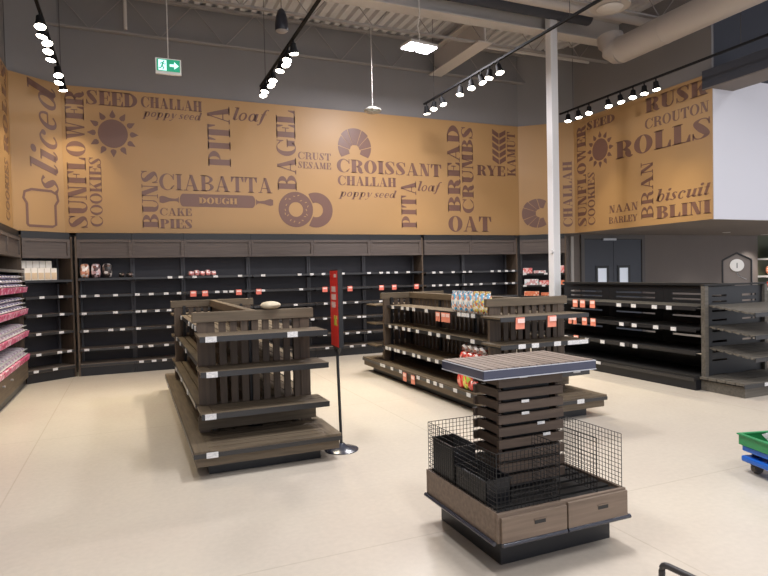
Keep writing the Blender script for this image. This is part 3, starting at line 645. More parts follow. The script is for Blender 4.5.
def epack(s, z, sx, sz, m1, lab, d=0.14):
    p = Vector((7.97, 10.95)) + eu*s + en*d; carton((p.x, p.y, z), EA, sx, 0.2, sz, m1, lab, 'package', name='packaged_goods')
epack(0.16, 1.521, 0.2, 0.12, 'packr', 'red and white pack at the near end of the corner unit top shelf')
epack(0.42, 1.521, 0.26, 0.06, 'packw', 'flat white pack on the corner unit top shelf')
epack(0.88, 1.521, 0.12, 0.16, 'packr', 'red pack showing past the column on the corner unit top shelf')
epack(0.24, 1.261, 0.3, 0.13, 'packw', 'white carton on the corner unit middle shelf')
epack(0.53, 1.261, 0.24, 0.10, 'packr', 'pinkish pack beside the white carton on the corner unit')
epack(0.87, 1.261, 0.14, 0.10, 'packo', 'orange pack showing past the column on the corner unit middle shelf')
epack(0.24, 1.021, 0.32, 0.10, 'packo', 'orange pack on the corner unit third shelf')
epack(0.55, 1.021, 0.22, 0.07, 'packo', 'lower orange pack toward the column on the corner unit third shelf')

# ------------------------------------------------------------------ slatted wooden gondolas
def plank_deck(m, x0, y0, x1, y1, z0, z1, axis, n, gap=0.010):
    for k in range(n):
        if axis == 'x':
            a = y0+(y1-y0)*k/n; b = y0+(y1-y0)*(k+1)/n-gap; m.box(x0, a, z0, x1, b, z1)
        else:
            a = x0+(x1-x0)*k/n; b = x0+(x1-x0)*(k+1)/n-gap; m.box(a, y0, z0, b, y1, z1)
def gondola(label, x, y, L=4.2, es=(-0.52, 0.57), hw=0.61, er=(-0.54, 0.55), tags={}, dark=False):
    """local frame: x across, y from the near end to the far end"""
    t = thing('display_gondola', label, 'gondola', (x, y, 0))
    Kx, Ky, Kz = 'gx', 'gy', 'gz'
    obj('plinth', M().box(-0.48, 0.16, 0, 0.46, L-0.16, 0.105), 'kick', t)
    for yy in (0.03, L-0.06): obj('end_skirt', M().box(-hw+0.02, yy, 0.105, hw-0.02, yy+0.03, 0.178), Kx, t)
    for xx in (-hw+0.02, hw-0.05): obj('side_skirt', M().box(xx, 0.061, 0.105, xx+0.03, L-0.061, 0.178), Ky, t)
    m = M(); m.box(-hw, 0, 0.18, hw, 0.015, 0.215); m.box(-hw, L-0.015, 0.18, hw, L, 0.215); m.box(-hw, 0.016, 0.18, -hw+0.015, L-0.016, 0.215); m.box(hw-0.015, 0.016, 0.18, hw, L-0.016, 0.215)
    bump = obj('label_channel', m, 'strip', t)
    obj('under_deck', M().box(-hw+0.02, 0.02, 0.18, hw-0.02, L-0.02, 0.21), 'black', t)
    for yy in (0.005, L-0.605):
        m = M(); plank_deck(m, -hw+0.12, yy, hw-0.12, yy+0.6, 0.212, 0.235, 'x', 6); obj('end_deck', m, Kx, t)
        for s in (-1, 1): obj('border_board', M().box(min(s*(hw-0.125), s*(hw-0.005)), yy, 0.212, max(s*(hw-0.125), s*(hw-0.005)), yy+0.595, 0.236), Ky, t)
    for xa_, xb_ in ((-hw+0.005, -0.06), (0.06, hw-0.005)):
        m = M(); plank_deck(m, xa_, 0.606, xb_, L-0.606, 0.212, 0.235, 'y', 4); obj('side_deck', m, Ky, t)
    ya, yb = 0.62, L-0.62
    for yy, sgn in ((ya, -1), (yb, 1)):
        m = M()
        for xx in (er[0]+0.04, er[1]-0.13): m.box(xx, yy-0.02, 0.236, xx+0.09, yy+0.02, 1.215)
        n = 9; x0, x1 = er[0]+0.16, er[1]-0.16
        for k in range(n):
            c = x0+(x1-x0)*k/(n-1); m.box(c-0.03, yy-0.012, 0.30, c+0.03, yy+0.010, 1.215)
        e = obj('end_slats', m, Kz, t)
        obj('top_rail', M().box(er[0], yy-0.03, 1.20, er[1], yy+0.025, 1.29), Kx, e, bevel=0.003)
        obj('bottom_rail', M().box(er[0]+0.03, yy+sgn*0.022-0.02, 0.26, er[1]-0.0, yy+sgn*0.022+0.02, 0.37), Kx, e)
        for xx in (er[0]+0.15, er[1]-0.19): obj('steel_upright', M().box(xx, yy-sgn*0.03-0.015, 0.236, xx+0.035, yy-sgn*0.03+0.015, 1.22), 'black', e)
        for k, z in enumerate((1.11, 0.82, 0.475)):
            f0, f1 = (0.22, ya-0.03) if sgn < 0 else (yb+0.03, L-0.22)
            m = M(); plank_deck(m, es[0]+0.1, f0, es[1], f1, z-0.02, z, 'x', 4); m.box(es[0], f0, z-0.02, es[0]+0.096, f1, z)
            s_ = obj('end_shelf', m, Kx, t)
            fy = f0-0.008 if sgn < 0 else f1+0.001
            obj('label_strip', M().box(es[0], fy, z-0.045, es[1], fy+0.007, z+0.001), 'strip' if k < 2 or True else Kx, s_)
            obj('support_frame', M().box(es[0]+0.02, f0+0.01, z-0.04, es[1]-0.02, f1-0.01, z-0.021), 'black', s_)
            if sgn < 0:
                for xx in tags.get(('end', k), ()): obj('price_tag', M().box(xx-0.045, fy-0.006, z-0.045, xx+0.045, fy-0.001, z+0.002), 'tag', s_)
                for xx in tags.get(('wide', k), ()): obj('long_price_tag', M().box(xx-0.14, fy-0.006, z-0.045, xx+0.14, fy-0.001, z+0.0), 'tag', s_)
                for xx in tags.get(('endsale', k), ()): sale2(s_, xx, fy-0.008, z-0.065)
    m = M(); n = 25
    for k in range(n):
        c = ya+0.1+(yb-ya-0.2)*k/(n-1); m.box(-0.012, c-0.034, 0.3, 0.012, c+0.034, 1.215)
    sp = obj('spine_slats', m, Kz, t)
    obj('top_rail', M().box(-0.04, ya+0.03, 1.20, 0.04, yb-0.03, 1.285), Ky, sp, bevel=0.003)
    obj('bottom_rail', M().box(-0.03, ya+0.03, 0.237, 0.03, yb-0.03, 0.31), 'dy', sp)
    nb = 3; bw = (yb-ya-0.06)/nb
    for k in range(nb+1):
        c = ya+0.05+(yb-ya-0.1)*k/nb
        for s in (-1, 1): obj('steel_upright', M().box(s*0.03-0.012, c-0.02, 0.236, s*0.03+0.012, c+0.02, 1.19), 'black', sp)
    for s in (-1, 1):
        for k, (z, d) in enumerate(((1.10, 0.42), (0.81, 0.47), (0.48, 0.52))):
            for b in range(nb):
                f0, f1 = ya+0.03+bw*b+0.003, ya+0.03+bw*(b+1)-0.003
                m = M(); plank_deck(m, min(s*0.05, s*d), f0, max(s*0.05, s*d), f1, z-0.02, z, 'y', 5)
                s_ = obj('side_shelf', m, Ky, t)
                fx = s*(d+0.004)
                obj('label_strip', M().box(fx-0.004, f0, z-0.042, fx+0.004, f1, z+0.002), 'strip', s_)
                obj('support_frame', M().box(min(s*0.05, s*(d-0.02)), f0+0.02, z-0.04, max(s*0.05, s*(d-0.02)), f1-0.02, z-0.021), 'black', s_)
                if s < 0:
                    for yy in tags.get(('side', k), ()):
                        if f0 <= yy-y < f1: obj('price_tag', M().box(fx-0.012, yy-y-0.04, z-0.045, fx-0.005, yy-y+0.04, z+0.0), 'tag', s_)
                    for yy in tags.get(('sidesale', k), ()):
                        if f0 <= yy-y < f1: sale2y(s_, fx-0.013, yy-y, z-0.08)
    for xx in tags.get('base', ()): obj('price_tag', M().box(xx-0.045, -0.008, 0.178, xx+0.045, -0.001, 0.222), 'tag', bump)
    for yy in tags.get('baseside', ()): obj('price_tag', M().box(-hw-0.008, yy-y-0.04, 0.178, -hw-0.001, yy-y+0.04, 0.222), 'tag', bump)
    for yy in tags.get('basesale', ()): sale2y(bump, -hw-0.012, yy-y, 0.15)
    return t
def sale2(parent, x, y, z, w_=0.11, h=0.12):
    o = obj('sale_card', M().hexa([(x-w_/2-0.012, y-0.012, z-h/2), (x+w_/2-0.012, y-0.012, z-h/2), (x+w_/2-0.012, y-0.006, z-h/2), (x-w_/2-0.012, y-0.006, z-h/2),
                                   (x-w_/2, y-0.002, z+h/2), (x+w_/2, y-0.002, z+h/2), (x+w_/2, y+0.004, z+h/2), (x-w_/2, y+0.004, z+h/2)]), 'saleb', parent, label='orange-red sale card')
    obj('printed_band', M().box(x-w_*0.4, y-0.017, z+h*0.02, x+w_*0.4, y-0.0135, z+h*0.4), 'salew', o, label='pale printed band')
def sale2y(parent, x, y, z, w_=0.11, h=0.12):
    o = obj('sale_card', M().box(x-0.004, y-w_/2, z-h/2, x, y+w_/2, z+h/2), 'saleb', parent, label='orange-red sale card')
    obj('printed_band', M().box(x-0.007, y-w_*0.4, z+h*0.05, x-0.0045, y+w_*0.4, z+h*0.4), 'salew', o, label='pale printed band')
gondola('dark slatted wooden gondola nearest the side wall, standing empty next to the red banner', 1.02, 4.80,
        tags={('end', 0): [-0.43, 0.25], ('end', 1): [-0.43], ('end', 2): [-0.45], 'base': [-0.47],
              ('side', 0): [8.1, 7.0, 6.6, 6.3], ('side', 1): [6.9, 7.7, 8.3], ('side', 2): [6.2, 7.0, 7.8], 'baseside': [8.2]})
gondola('dark slatted wooden gondola in the middle holding bright snack bags on one side', 4.09, 4.93, es=(-0.60, 0.56), er=(-0.52, 0.58),
        tags={('endsale', 0): [-0.36, 0.05], ('end', 1): [-0.34, -0.17, 0.12], ('wide', 1): [0.40], 'base': [0.24],
              ('side', 0): [8.25, 7.91, 7.73, 7.53, 7.14, 6.27, 6.17, 6.08, 5.95], ('sidesale', 0): [6.8, 6.65, 6.54],
              ('side', 1): [8.26, 8.03, 7.77, 7.59, 7.32, 6.95, 6.72, 6.46, 5.89], ('side', 2): [8.29, 8.17, 7.97, 7.86, 7.66, 7.35, 7.19, 6.9, 6.68, 6.46],
              'baseside': [8.32, 8.22, 7.92, 7.62, 7.06, 6.77, 6.58, 6.42, 6.08, 5.78], 'basesale': [7.46, 7.2]})
# pale bread pack left lying on the near gondola's end rail
o = obj('bread_pack', M().pillow(0.19, 0.15, 0.075, e=2.4, jit=0.03, seed=3), 'pale_bread', None, (1.175, 5.42, 1.2905)); tag(o, 'pale round bread pack left on the top rail of the empty gondola', 'bread')
# snack bags on the middle gondola
snack = ['bright blue snack pack at the far end of the row on the middle gondola', 'blue and white snack pack second from the far end of the row', 'blue and orange snack pack in mid row on the middle gondola',
         'blue snack pack next to the first yellow-topped pack', 'yellow-topped snack pack after the blue packs on the middle gondola', 'yellow-topped snack pack nearest the gondola end panel', 'yellow snack pack hidden partly by the end rail']
for j in range(7):
    yy = 6.47-0.125*j
    o = obj('snack_pack', M().pillow(0.115, 0.06, 0.24, e=4.5, jit=0.01, seed=j), 'cartoon1' if j < 4 else 'cartoon2', None, (3.72, yy, 1.101), PI/2); tag(o, snack[j], 'snack')
    obj('top_seal', M().box(-0.05, -0.006, 0.232, 0.05, 0.006, 0.262), 'acrylic' if False else ('cartoon1' if j < 4 else 'cartoon2'), o)
redl = ['red crinkled bread bag furthest from the end panel on the third shelf', 'red crinkled bread bag second from the far end of its row', 'red crinkled bread bag in the middle of its row', 'red crinkled bread bag nearest the end panel of the gondola']
for j in range(4):
    yy = 6.13-0.13*j
    o = obj('bread_bag', M().pillow(0.12, 0.2, 0.18, e=3, jit=0.05, seed=20+j), 'redbag', None, (3.68, yy, 0.481), PI/2); tag(o, redl[j], 'bread')
    obj('gathered_top', M().pillow(0.11, 0.14, 0.11, (0, 0, 0.155), e=2.4, jit=0.12, seed=40+j), 'cleartop', o)
for j, (yy, mm, l) in enumerate(((6.02, 'candyr', 'red candy bag standing on the base deck of the middle gondola'), (5.90, 'candyy', 'yellow and green candy bag on the base deck beside the red one'), (5.78, 'redbag', 'small red pack lowest on the base deck, nearest the end'))):
    o = obj('candy_bag', M().pillow(0.12, 0.1, 0.19 - 0.06*(j == 2), e=4, jit=0.03, seed=60+j), mm, None, (3.545, yy, 0.2365), PI/2); tag(o, l, 'candy')
    obj('top_seal', M().box(-0.055, -0.004, (0.19-0.06*(j == 2))*0.93, 0.055, 0.004, 0.205-0.06*(j == 2)), mm, o)

# ------------------------------------------------------------------ black gondola toward the doors
def openwork(m, horizontal, a0, a1, c, z0, z1, axis, bars, t=0.02, post=0.15):
    """frame with slots: posts at both ends and horizontal bars between"""
    def bx(u0, w0, u1, w1):
        if axis == 'y': m.box(c-t/2, u0, w0, c+t/2, u1, w1)
        else: m.box(u0, c-t/2, w0, u1, c+t/2, w1)
    bx(a0, z0, a0+post, z1); bx(a1-post, z0, a1, z1)
    for (b0, b1) in bars: bx(a0+post, b0, a1-post, b1)
BARS = [(0.19, 0.36), (0.385, 0.47), (0.495, 0.60), (0.63, 0.74), (0.765, 0.88), (0.905, 1.0), (1.025, 1.12), (1.145, 1.195), (1.222, 1.33)]
t = thing('black_gondola', 'long black gondola with slotted back near the double doors, red cards on its shelves', 'gondola', (7.33, 5.42, 0))
LB = 3.3; nb = 3; bw = LB/nb
obj('plinth', M().box(-0.69, 0, 0, 0.69, LB, 0.13), 'kick', t)
bd = obj('base_deck', M().box(-0.71, 0, 0.13, 0.71, LB, 0.19), 'g3', t)
obj('bumper', M().box(-0.728, 0, 0.12, -0.711, LB, 0.165), 'strip', bd)
G3T = {0: ([6.72, 6.44, 6.07, 5.83, 7.91], [7.65, 7.48, 7.26]), 1: ([6.67, 6.43, 6.05, 5.76], [7.76, 7.68, 7.44, 7.25]), 2: ([7.88, 7.4, 7.06, 6.66, 6.42], [7.64])}
for b in range(nb):
    m = M(); openwork(m, True, b*bw+0.003, (b+1)*bw-0.003, 0, 0.19, 1.33, 'y', BARS)
    obj('slotted_back', m, 'black', t)
obj('top_rail', M().box(-0.05, 0, 1.331, 0.05, LB, 1.365), 'g3', t)
for s in (-1, 1):
    for k, z in enumerate((1.08, 0.80, 0.50)):
        for b in range(nb):
            m = M(); plank_deck(m, min(s*0.03, s*0.67), b*bw+0.01, max(s*0.03, s*0.67), (b+1)*bw-0.01, z-0.025, z, 'y', 6)
            o = obj('shelf', m, 'g3', t)
            obj('label_strip', M().box(s*0.676-0.005, b*bw+0.01, z-0.05, s*0.676+0.005, (b+1)*bw-0.01, z+0.002), 'strip', o)
            if s < 0:
                for yy in G3T[k][0]:
                    if b*bw <= yy-5.42 < (b+1)*bw: obj('price_tag', M().box(-0.69, yy-5.42-0.042, z-0.055, -0.683, yy-5.42+0.042, z-0.005), 'tag', o)
                for yy in G3T[k][1]:
                    if b*bw <= yy-5.42 < (b+1)*bw: sale2y(o, -0.69, yy-5.42, z-0.04)
for yy in (7.5, 7.1): obj('price_tag', M().box(-0.74, yy-5.42-0.045, 0.125, -0.73, yy-5.42+0.045, 0.165), 'tag', bd)
t = thing('black_end_display', 'black end display with sloping slat shelves closing the black gondola', 'gondola', (7.33, 4.80, 0))
obj('plinth', M().box(-0.60, 0.02, 0, 0.62, 0.615, 0.13), 'g3x', t)
m = M(); plank_deck(m, -0.64, 0.0, 0.64, 0.615, 0.15, 0.18, 'x', 5); dk = obj('base_deck', m, 'g3x', t)
obj('bumper', M().box(-0.65, -0.012, 0.12, 0.65, -0.001, 0.165), 'strip', dk)
obj('price_tag', M().box(-0.3, -0.02, 0.128, -0.21, -0.0125, 0.17), 'tag', dk)
m = M(); openwork(m, True, -0.57, 0.0, 0.60, 0.18, 1.33, 'x', BARS); openwork(m, True, 0.0, 0.57, 0.60, 0.18, 1.33, 'x', BARS)
obj('slotted_back', m, 'black', t)
obj('end_post', M().box(-0.60, 0.55, 0.18, -0.54, 0.61, 1.34), 'g3x', t); obj('end_post', M().box(0.54, 0.55, 0.18, 0.60, 0.61, 1.34), 'g3x', t)
obj('top_rail', M().box(-0.60, 0.56, 1.341, 0.60, 0.62, 1.365), 'g3', t)
for k, z in enumerate((1.10, 0.83, 0.56)):
    m = M(); zf = z-0.075; n = 11
    for j in range(n):
        a = 0.54-0.6*j/n; b = a-0.6/n+0.016; za = zf+(z-zf)*(a+0.06)/0.6; zb = zf+(z-zf)*(b+0.06)/0.6
        e = 0.54+0.022*(j % 2); m.hexa([(-e, b, zb-0.02), (e, b, zb-0.02), (e, a, za-0.02), (-e, a, za-0.02), (-e, b, zb), (e, b, zb), (e, a, za), (-e, a, za)])
    o = obj('sloping_shelf', m, 'g3x', t)
    obj('label_strip', M().box(-0.54, -0.072, zf-0.045, 0.54, -0.061, zf+0.004), 'strip', o)
    if k == 1: obj('price_tag', M().box(-0.27, -0.08, zf-0.04, -0.18, -0.073, zf), 'tag', o)

# ------------------------------------------------------------------ slatted tower with wire bin in the foreground
t = thing('bin_display', 'square slatted tower display with wire bins around it, in the foreground', 'display stand', (2.135, 2.56, 0))
obj('plinth', M().box(-0.335, 0.13, 0, 0.435, 0.80, 0.17), 'kick', t, bevel=0.004)
W0, W1, DD = -0.437, 0.432, 0.80
m = M(); m.box(W0, 0.0, 0.19, W1, 0.02, 0.345); m.box(W0, DD-0.02, 0.19, W1, DD, 0.345); m.box(W0, 0.021, 0.19, W0+0.02, DD-0.021, 0.345); m.box(W1-0.02, 0.021, 0.19, W1, DD-0.021, 0.345)
obj('tray_sides', m, 'tx', t, bevel=0.003)
obj('tray_floor', M().box(W0+0.021, 0.021, 0.24, W1-0.021, DD-0.021, 0.29), 'black', t)
m = M(); plank_deck(m, W0+0.025, 0.025, W1-0.025, DD-0.025, 0.295, 0.33, 'x', 9, 0.025); obj('slat_floor', m, 'g3', t)
for (a, b, zz) in ((W0+0.015, -0.004, 0.195), (0.006, W1-0.005, 0.195)):
    d = obj('drawer', M().box(a, -0.018, zz, b, -0.001, 0.325 if a < 0 else 0.335), 'tx', t, bevel=0.002)
    c = (a+b)/2+0.03; obj('pull_slot', M().box(c-0.036, -0.0195, 0.262, c+0.036, -0.0185, 0.283), 'black', d); obj('pull_frame', M().box(c-0.04, -0.023, 0.2835, c+0.04, -0.0185, 0.288), 'tx', d)
for a, b in ((W0+0.02, -0.005), (0.005, W1+0.015)): obj('bumper_rail', M().tube([(a, -0.014, 0.184), (b, -0.014, 0.184)], 0.012, 10), 'bumper', t)
obj('side_bumper', M().tube([(W0-0.008, 0.02, 0.184), (W0-0.008, DD, 0.184)], 0.012, 10), 'bumper', t); obj('side_bumper', M().tube([(W1+0.008, 0.0, 0.184), (W1+0.008, DD, 0.184)], 0.012, 10), 'bumper', t)
def wire_panel(p0, p1, z0, z1, pitch=0.0254, r=0.0012):
    m = M(); p0 = Vector(p0); p1 = Vector(p1); L = (p1-p0).length; u = (p1-p0)/L; n = max(1, round(L/pitch))
    for k in range(n+1):
        q = p0+u*(L*k/n); m.box(q.x-r, q.y-r, z0, q.x+r, q.y+r, z1)
    k = round((z1-z0)/pitch)
    for j in range(k+1):
        z = z0+(z1-z0)*j/k; nx, ny = -u.y*r, u.x*r
        m.hexa([(p0.x-nx, p0.y-ny, z-r), (p1.x-nx, p1.y-ny, z-r), (p1.x+nx, p1.y+ny, z-r), (p0.x+nx, p0.y+ny, z-r), (p0.x-nx, p0.y-ny, z+r), (p1.x-nx, p1.y-ny, z+r), (p1.x+nx, p1.y+ny, z+r), (p0.x+nx, p0.y+ny, z+r)])
    rim = M(); rim.tube([(p0.x, p0.y, z1), (p1.x, p1.y, z1)], 0.0022, 6, False)
    for q in (p0, p1): rim.tube([(q.x, q.y, z0), (q.x, q.y, z1)], 0.0022, 6, False)
    o = obj('wire_panel', m, 'wire', t); obj('wire_rim', rim, 'wire', o)
zt = 0.65
wire_panel((W0+0.01, 0.02), (W0+0.01, DD-0.02), 0.345, zt); wire_panel((W1-0.01, 0.02), (W1-0.01, DD-0.02), 0.345, zt)
wire_panel((W0+0.01, DD-0.02), (W1-0.01, DD-0.02), 0.345, zt); wire_panel((W0+0.012, 0.02), (-0.02, 0.02), 0.345, zt)
wire_panel((-0.02, 0.022), (-0.02, 0.26), 0.345, zt); wire_panel((W1-0.19, 0.022), (W1-0.19, 0.30), 0.345, zt)
# log-built tower
tx0, tx1, ty0, ty1 = -0.215, 0.215, 0.28, 0.56
obj('tower_core', M().box(tx0+0.05, ty0+0.05, 0.33, tx1-0.05, ty1-0.05, 1.0), 'black', t)
for k in range(9):
    z = 0.365+0.0705*k; e = 0.02 - 0.001*k
    for ya_ in (ty0, ty1-0.025): obj('tower_slat', M().box(tx0-e, ya_, z, tx1+e, ya_+0.025, z+0.05), 'wx', t, bevel=0.002)
    zz = z+0.009
    for xa_ in (tx0-0.001, tx1-0.021): obj('tower_slat', M().box(xa_, ty0+0.026, zz, xa_+0.022, ty1-0.026, zz+0.05), 'wy', t, bevel=0.002)
# canopy
cx0, cx1, cy0, cy1 = -0.375, 0.395, 0.20, 0.66
obj('canopy_base', M().box(cx0+0.02, cy0+0.02, 1.0, cx1-0.02, cy1-0.02, 1.03), 'black', t)
m = M(); plank_deck(m, cx0, cy0, cx1, cy1, 1.032, 1.06, 'y', 15, 0.008); obj('canopy_boards', m, 'kx', t)
for nm, b in (('front', (cx0-0.006, cy0-0.008, cx1+0.006, cy0-0.001)), ('side', (cx0-0.008, cy0, cx0-0.001, cy1)), ('side', (cx1+0.001, cy0, cx1+0.008, cy1))):
    o = obj('label_channel', M().box(b[0], b[1], 1.005, b[2], b[3], 1.05), 'acrylic', t)
    obj('channel_lip', M().box(b[0]-0.003, b[1]-0.003, 0.999, b[2]+0.003, b[3]+0.001, 1.0045), 'clear_edge', o)
    obj('channel_lip', M().box(b[0]-0.002, b[1]-0.002, 1.0505, b[2]+0.002, b[3], 1.054), 'clear_edge', o)
for x, y, z in ((-0.06, ty0-0.008, 0.985), (0.31, ty0-0.03, 0.985), (-0.05, ty0-0.006, 0.84), (0.06, ty0-0.006, 0.70), (0.10, ty0-0.006, 0.63), (-0.05, ty0-0.006, 0.77)):
    obj('price_tag', M().box(x-0.026, y, z-0.008, x+0.026, y+0.004, z+0.008), 'tag', t)
# black bins standing in the wire enclosure
def bin_(x, y, z, sx, sy, sz, lab, rot):
    o = thing('storage_bin', lab, 'bin', (x, y, z), rot)
    m = M(); m.box(-sx/2, -sy/2, 0, sx/2, sy/2, 0.006); m.box(-sx/2, -sy/2, 0.006, sx/2, -sy/2+0.006, sz); m.box(-sx/2, sy/2-0.006, 0.006, sx/2, sy/2, sz)
    m.box(-sx/2, -sy/2, 0.006, -sx/2+0.006, sy/2, sz); m.box(sx/2-0.006, -sy/2, 0.006, sx/2, sy/2, sz); obj('shell', m, 'bin', o)
    m = M(); m.box(-sx/2-0.006, -sy/2-0.006, sz, sx/2+0.006, -sy/2+0.004, sz+0.01); m.box(-sx/2-0.006, sy/2-0.004, sz, sx/2+0.006, sy/2+0.006, sz+0.01)
    m.box(-sx/2-0.006, -sy/2, sz, -sx/2+0.004, sy/2, sz+0.01); m.box(sx/2-0.004, -sy/2, sz, sx/2+0.006, sy/2, sz+0.01); obj('rim', m, 'bin', o)
bin_(1.80, 3.18, 0.331, 0.15, 0.26, 0.22, 'taller black plastic bin in the far corner of the wire enclosure', 0.0)
bin_(1.80, 2.86, 0.331, 0.16, 0.32, 0.13, 'lower black plastic bin in front of the taller bin inside the wire', 0.0)

# ------------------------------------------------------------------ red banner stand
t = thing('banner_stand', 'red banner stand on a black round foot beside the empty gondola', 'sign', (1.72, 5.10, 0), math.radians(0))
obj('foot', M().lathe([(0.155, 0.0), (0.155, 0.008), (0.14, 0.014), (0.05, 0.035), (0.03, 0.06), (0.018, 0.065)], 28), 'bumper', t)
obj('pole', M().tube([(0, 0, 0.05), (-0.02, 0, 0.96)], 0.014, 10), 'black', t)
ang = math.radians(-94)
ca, sa = math.cos(ang), math.sin(ang)
def bp(u, v): return (-0.035+u*ca-v*sa, u*sa+v*ca)
def bbox(u0, v0, z0, u1, v1, z1):
    q = [bp(u0, v0), bp(u1, v0), bp(u1, v1), bp(u0, v1)]
    return [(a, b, z0) for a, b in q] + [(a, b, z1) for a, b in q]
m = M(); m.hexa(bbox(-0.14, 0.0, 0.94, 0.14, 0.042, 1.64)); fr = obj('frame', m, 'black', t)
m = M(); m.hexa([(-0.02-0.012, -0.012, 0.86), (-0.02+0.012, -0.012, 0.86), (-0.02+0.012, 0.012, 0.86), (-0.02-0.012, 0.012, 0.86)] + [(a, b, 0.939) for a, b in (bp(-0.08, 0.002), bp(0.08, 0.002), bp(0.08, 0.04), bp(-0.08, 0.04))]); obj('neck', m, 'black', t)
pr = obj('poster', M().hexa(bbox(-0.13, -0.004, 0.95, 0.13, -0.0005, 1.63)), 'red', t, label='red printed poster face')
m = M()
for k, (u0, u1, z0, z1) in enumerate(((-0.07, 0.07, 1.44, 1.49), (-0.08, 0.08, 1.37, 1.42), (-0.08, 0.06, 1.30, 1.35), (0.02, 0.10, 1.57, 1.60))): m.hexa(bbox(u0, -0.006, z0, u1, -0.0045, z1))
obj('pale_print', m, 'salew', pr, label='pale printed lines'); obj('yellow_print', M().hexa(bbox(0.0, -0.006, 1.14, 0.11, -0.0045, 1.23)), 'candyy', pr, label='yellow printed patch')

# ------------------------------------------------------------------ column, door, guard, scale board
t = thing('support_column', 'white square steel column standing behind the black gondola', 'column', (7.22, 8.86, 0), 0.0)
obj('shaft', M().box(-0.078, -0.078, 0.02, 0.078, 0.078, 6.42), 'column', t, bevel=0.012); obj('base_plate', M().box(-0.15, -0.15, 0, 0.15, 0.15, 0.02), 'column', t)
obj('junction_knob', M().tube([(-0.078, -0.03, 1.93), (-0.11, -0.03, 1.93)], 0.035, 12), 'column', t)
d = bpy.data.objects.new('door_1', None); C.objects.link(d); d.location = (9.8, 11.0, 0); d['kind'] = 'structure'
m = M(); m.box(-0.1, -0.05, 0, 0.0, 0.0, 2.40); m.box(1.80, -0.05, 0, 1.9, 0.0, 2.40); m.box(0.0, -0.05, 2.30, 1.8, 0.0, 2.40); obj('door_frame', m, 'frame', d)
for x0 in (0.01, 0.905):
    m = M(); x1 = x0+0.885; wx0, wx1 = (x0+0.36, x0+0.70) if x0 < 0.5 else (x0+0.14, x0+0.48)
    m.box(x0, -0.03, 0.01, wx0, -0.002, 2.28); m.box(wx1, -0.03, 0.01, x1, -0.002, 2.28); m.box(wx0, -0.03, 0.01, wx1, -0.002, 1.05); m.box(wx0, -0.03, 1.62, wx1, -0.002, 2.28)
    lf = obj('door_leaf', m, 'door', d)
    m = M(); m.box(wx0-0.03, -0.045, 1.02, wx0+0.03, -0.031, 1.66); m.box(wx1-0.03, -0.045, 1.02, wx1+0.03, -0.031, 1.66); m.box(wx0+0.03, -0.045, 1.02, wx1-0.03, -0.031, 1.08); m.box(wx0+0.03, -0.045, 1.60, wx1-0.03, -0.031, 1.66)
    obj('window_frame', m, 'black', lf); obj('pane', M().box(wx0+0.001, -0.02, 1.051, wx1-0.001, -0.012, 1.619), 'glass_lit', lf)
obj('door_closer', M().box(0.55, -0.08, 2.26, 0.95, -0.051, 2.31), 'chrome', d); obj('top_seal', M().box(0.0, -0.045, 2.281, 1.8, -0.03, 2.30), 'black', d)
o = obj('corner_guard', M().box(9.40, 10.95, 0, 9.48, 10.998, 2.35), 'steel_paint'); tag(o, 'pale steel corner guard between the stocked corner unit and the double doors', 'guard')
t = thing('scale_board', 'taupe house-shaped board with a round white dial, behind the black gondola', 'scale', (9.51, 6.95, 0), math.radians(-46))
hp = [(-0.215, 0), (0.215, 0), (0.215, 1.69), (0.0, 1.81), (-0.215, 1.69)]
obj('board', M().prism([(a, -0.02, b) for a, b in hp], (0, 0.02, 0)), 'taupe', t)
m = M(); pts = [(a, b) for a, b in hp[1:]] + [hp[0]]
for (a, b), (c, e) in zip(pts, pts[1:]): m.tube([(a, -0.03, b), (c, -0.03, e)], 0.014, 6, False)
obj('black_edging', m, 'black', t)
obj('stand_foot', M().box(-0.25, -0.15, 0, 0.25, 0.15, 0.02), 'black', t)
o = obj('dial', M().tube([(0.0, -0.021, 1.60), (0.0, -0.05, 1.60)], 0.105, 32), 'dial', t)
obj('dial_needle', M().box(-0.006, -0.053, 1.555, 0.006, -0.0505, 1.64), 'black', o); obj('hook_chain', M().tube([(0.0, -0.03, 1.47), (0.02, -0.04, 1.42), (0.14, -0.03, 1.36)], 0.005, 6), 'chrome', t)
for x, y, e, l in ((15.45, 10.5, 130, 'small recessed downlight at the far end of the white wall underside'), (13.2, 9.9, 60, 'small recessed downlight over the middle of the taupe wall')):
    t = thing('recessed_downlight', l, 'light', (x, y, 2.39))
    obj('trim_ring', M().lathe([(0.06, 0.0), (0.085, 0.0), (0.085, 0.009), (0.06, 0.009)], 24), 'white_plastic', t); obj('lens', M().tube([(0, 0, 0.001), (0, 0, 0.008)], 0.055, 20), 'lens', t, label='lit white lens')
    l_ = bpy.data.lights.new('downlight', 'SPOT'); l_.energy = e; l_.color = (1.0, 0.93, 0.86); l_.spot_size = math.radians(110); l_.spot_blend = 0.8; l_.shadow_soft_size = 0.05
    o = bpy.data.objects.new('downlight', l_); C.objects.link(o); o.location = (x, y, 2.375)

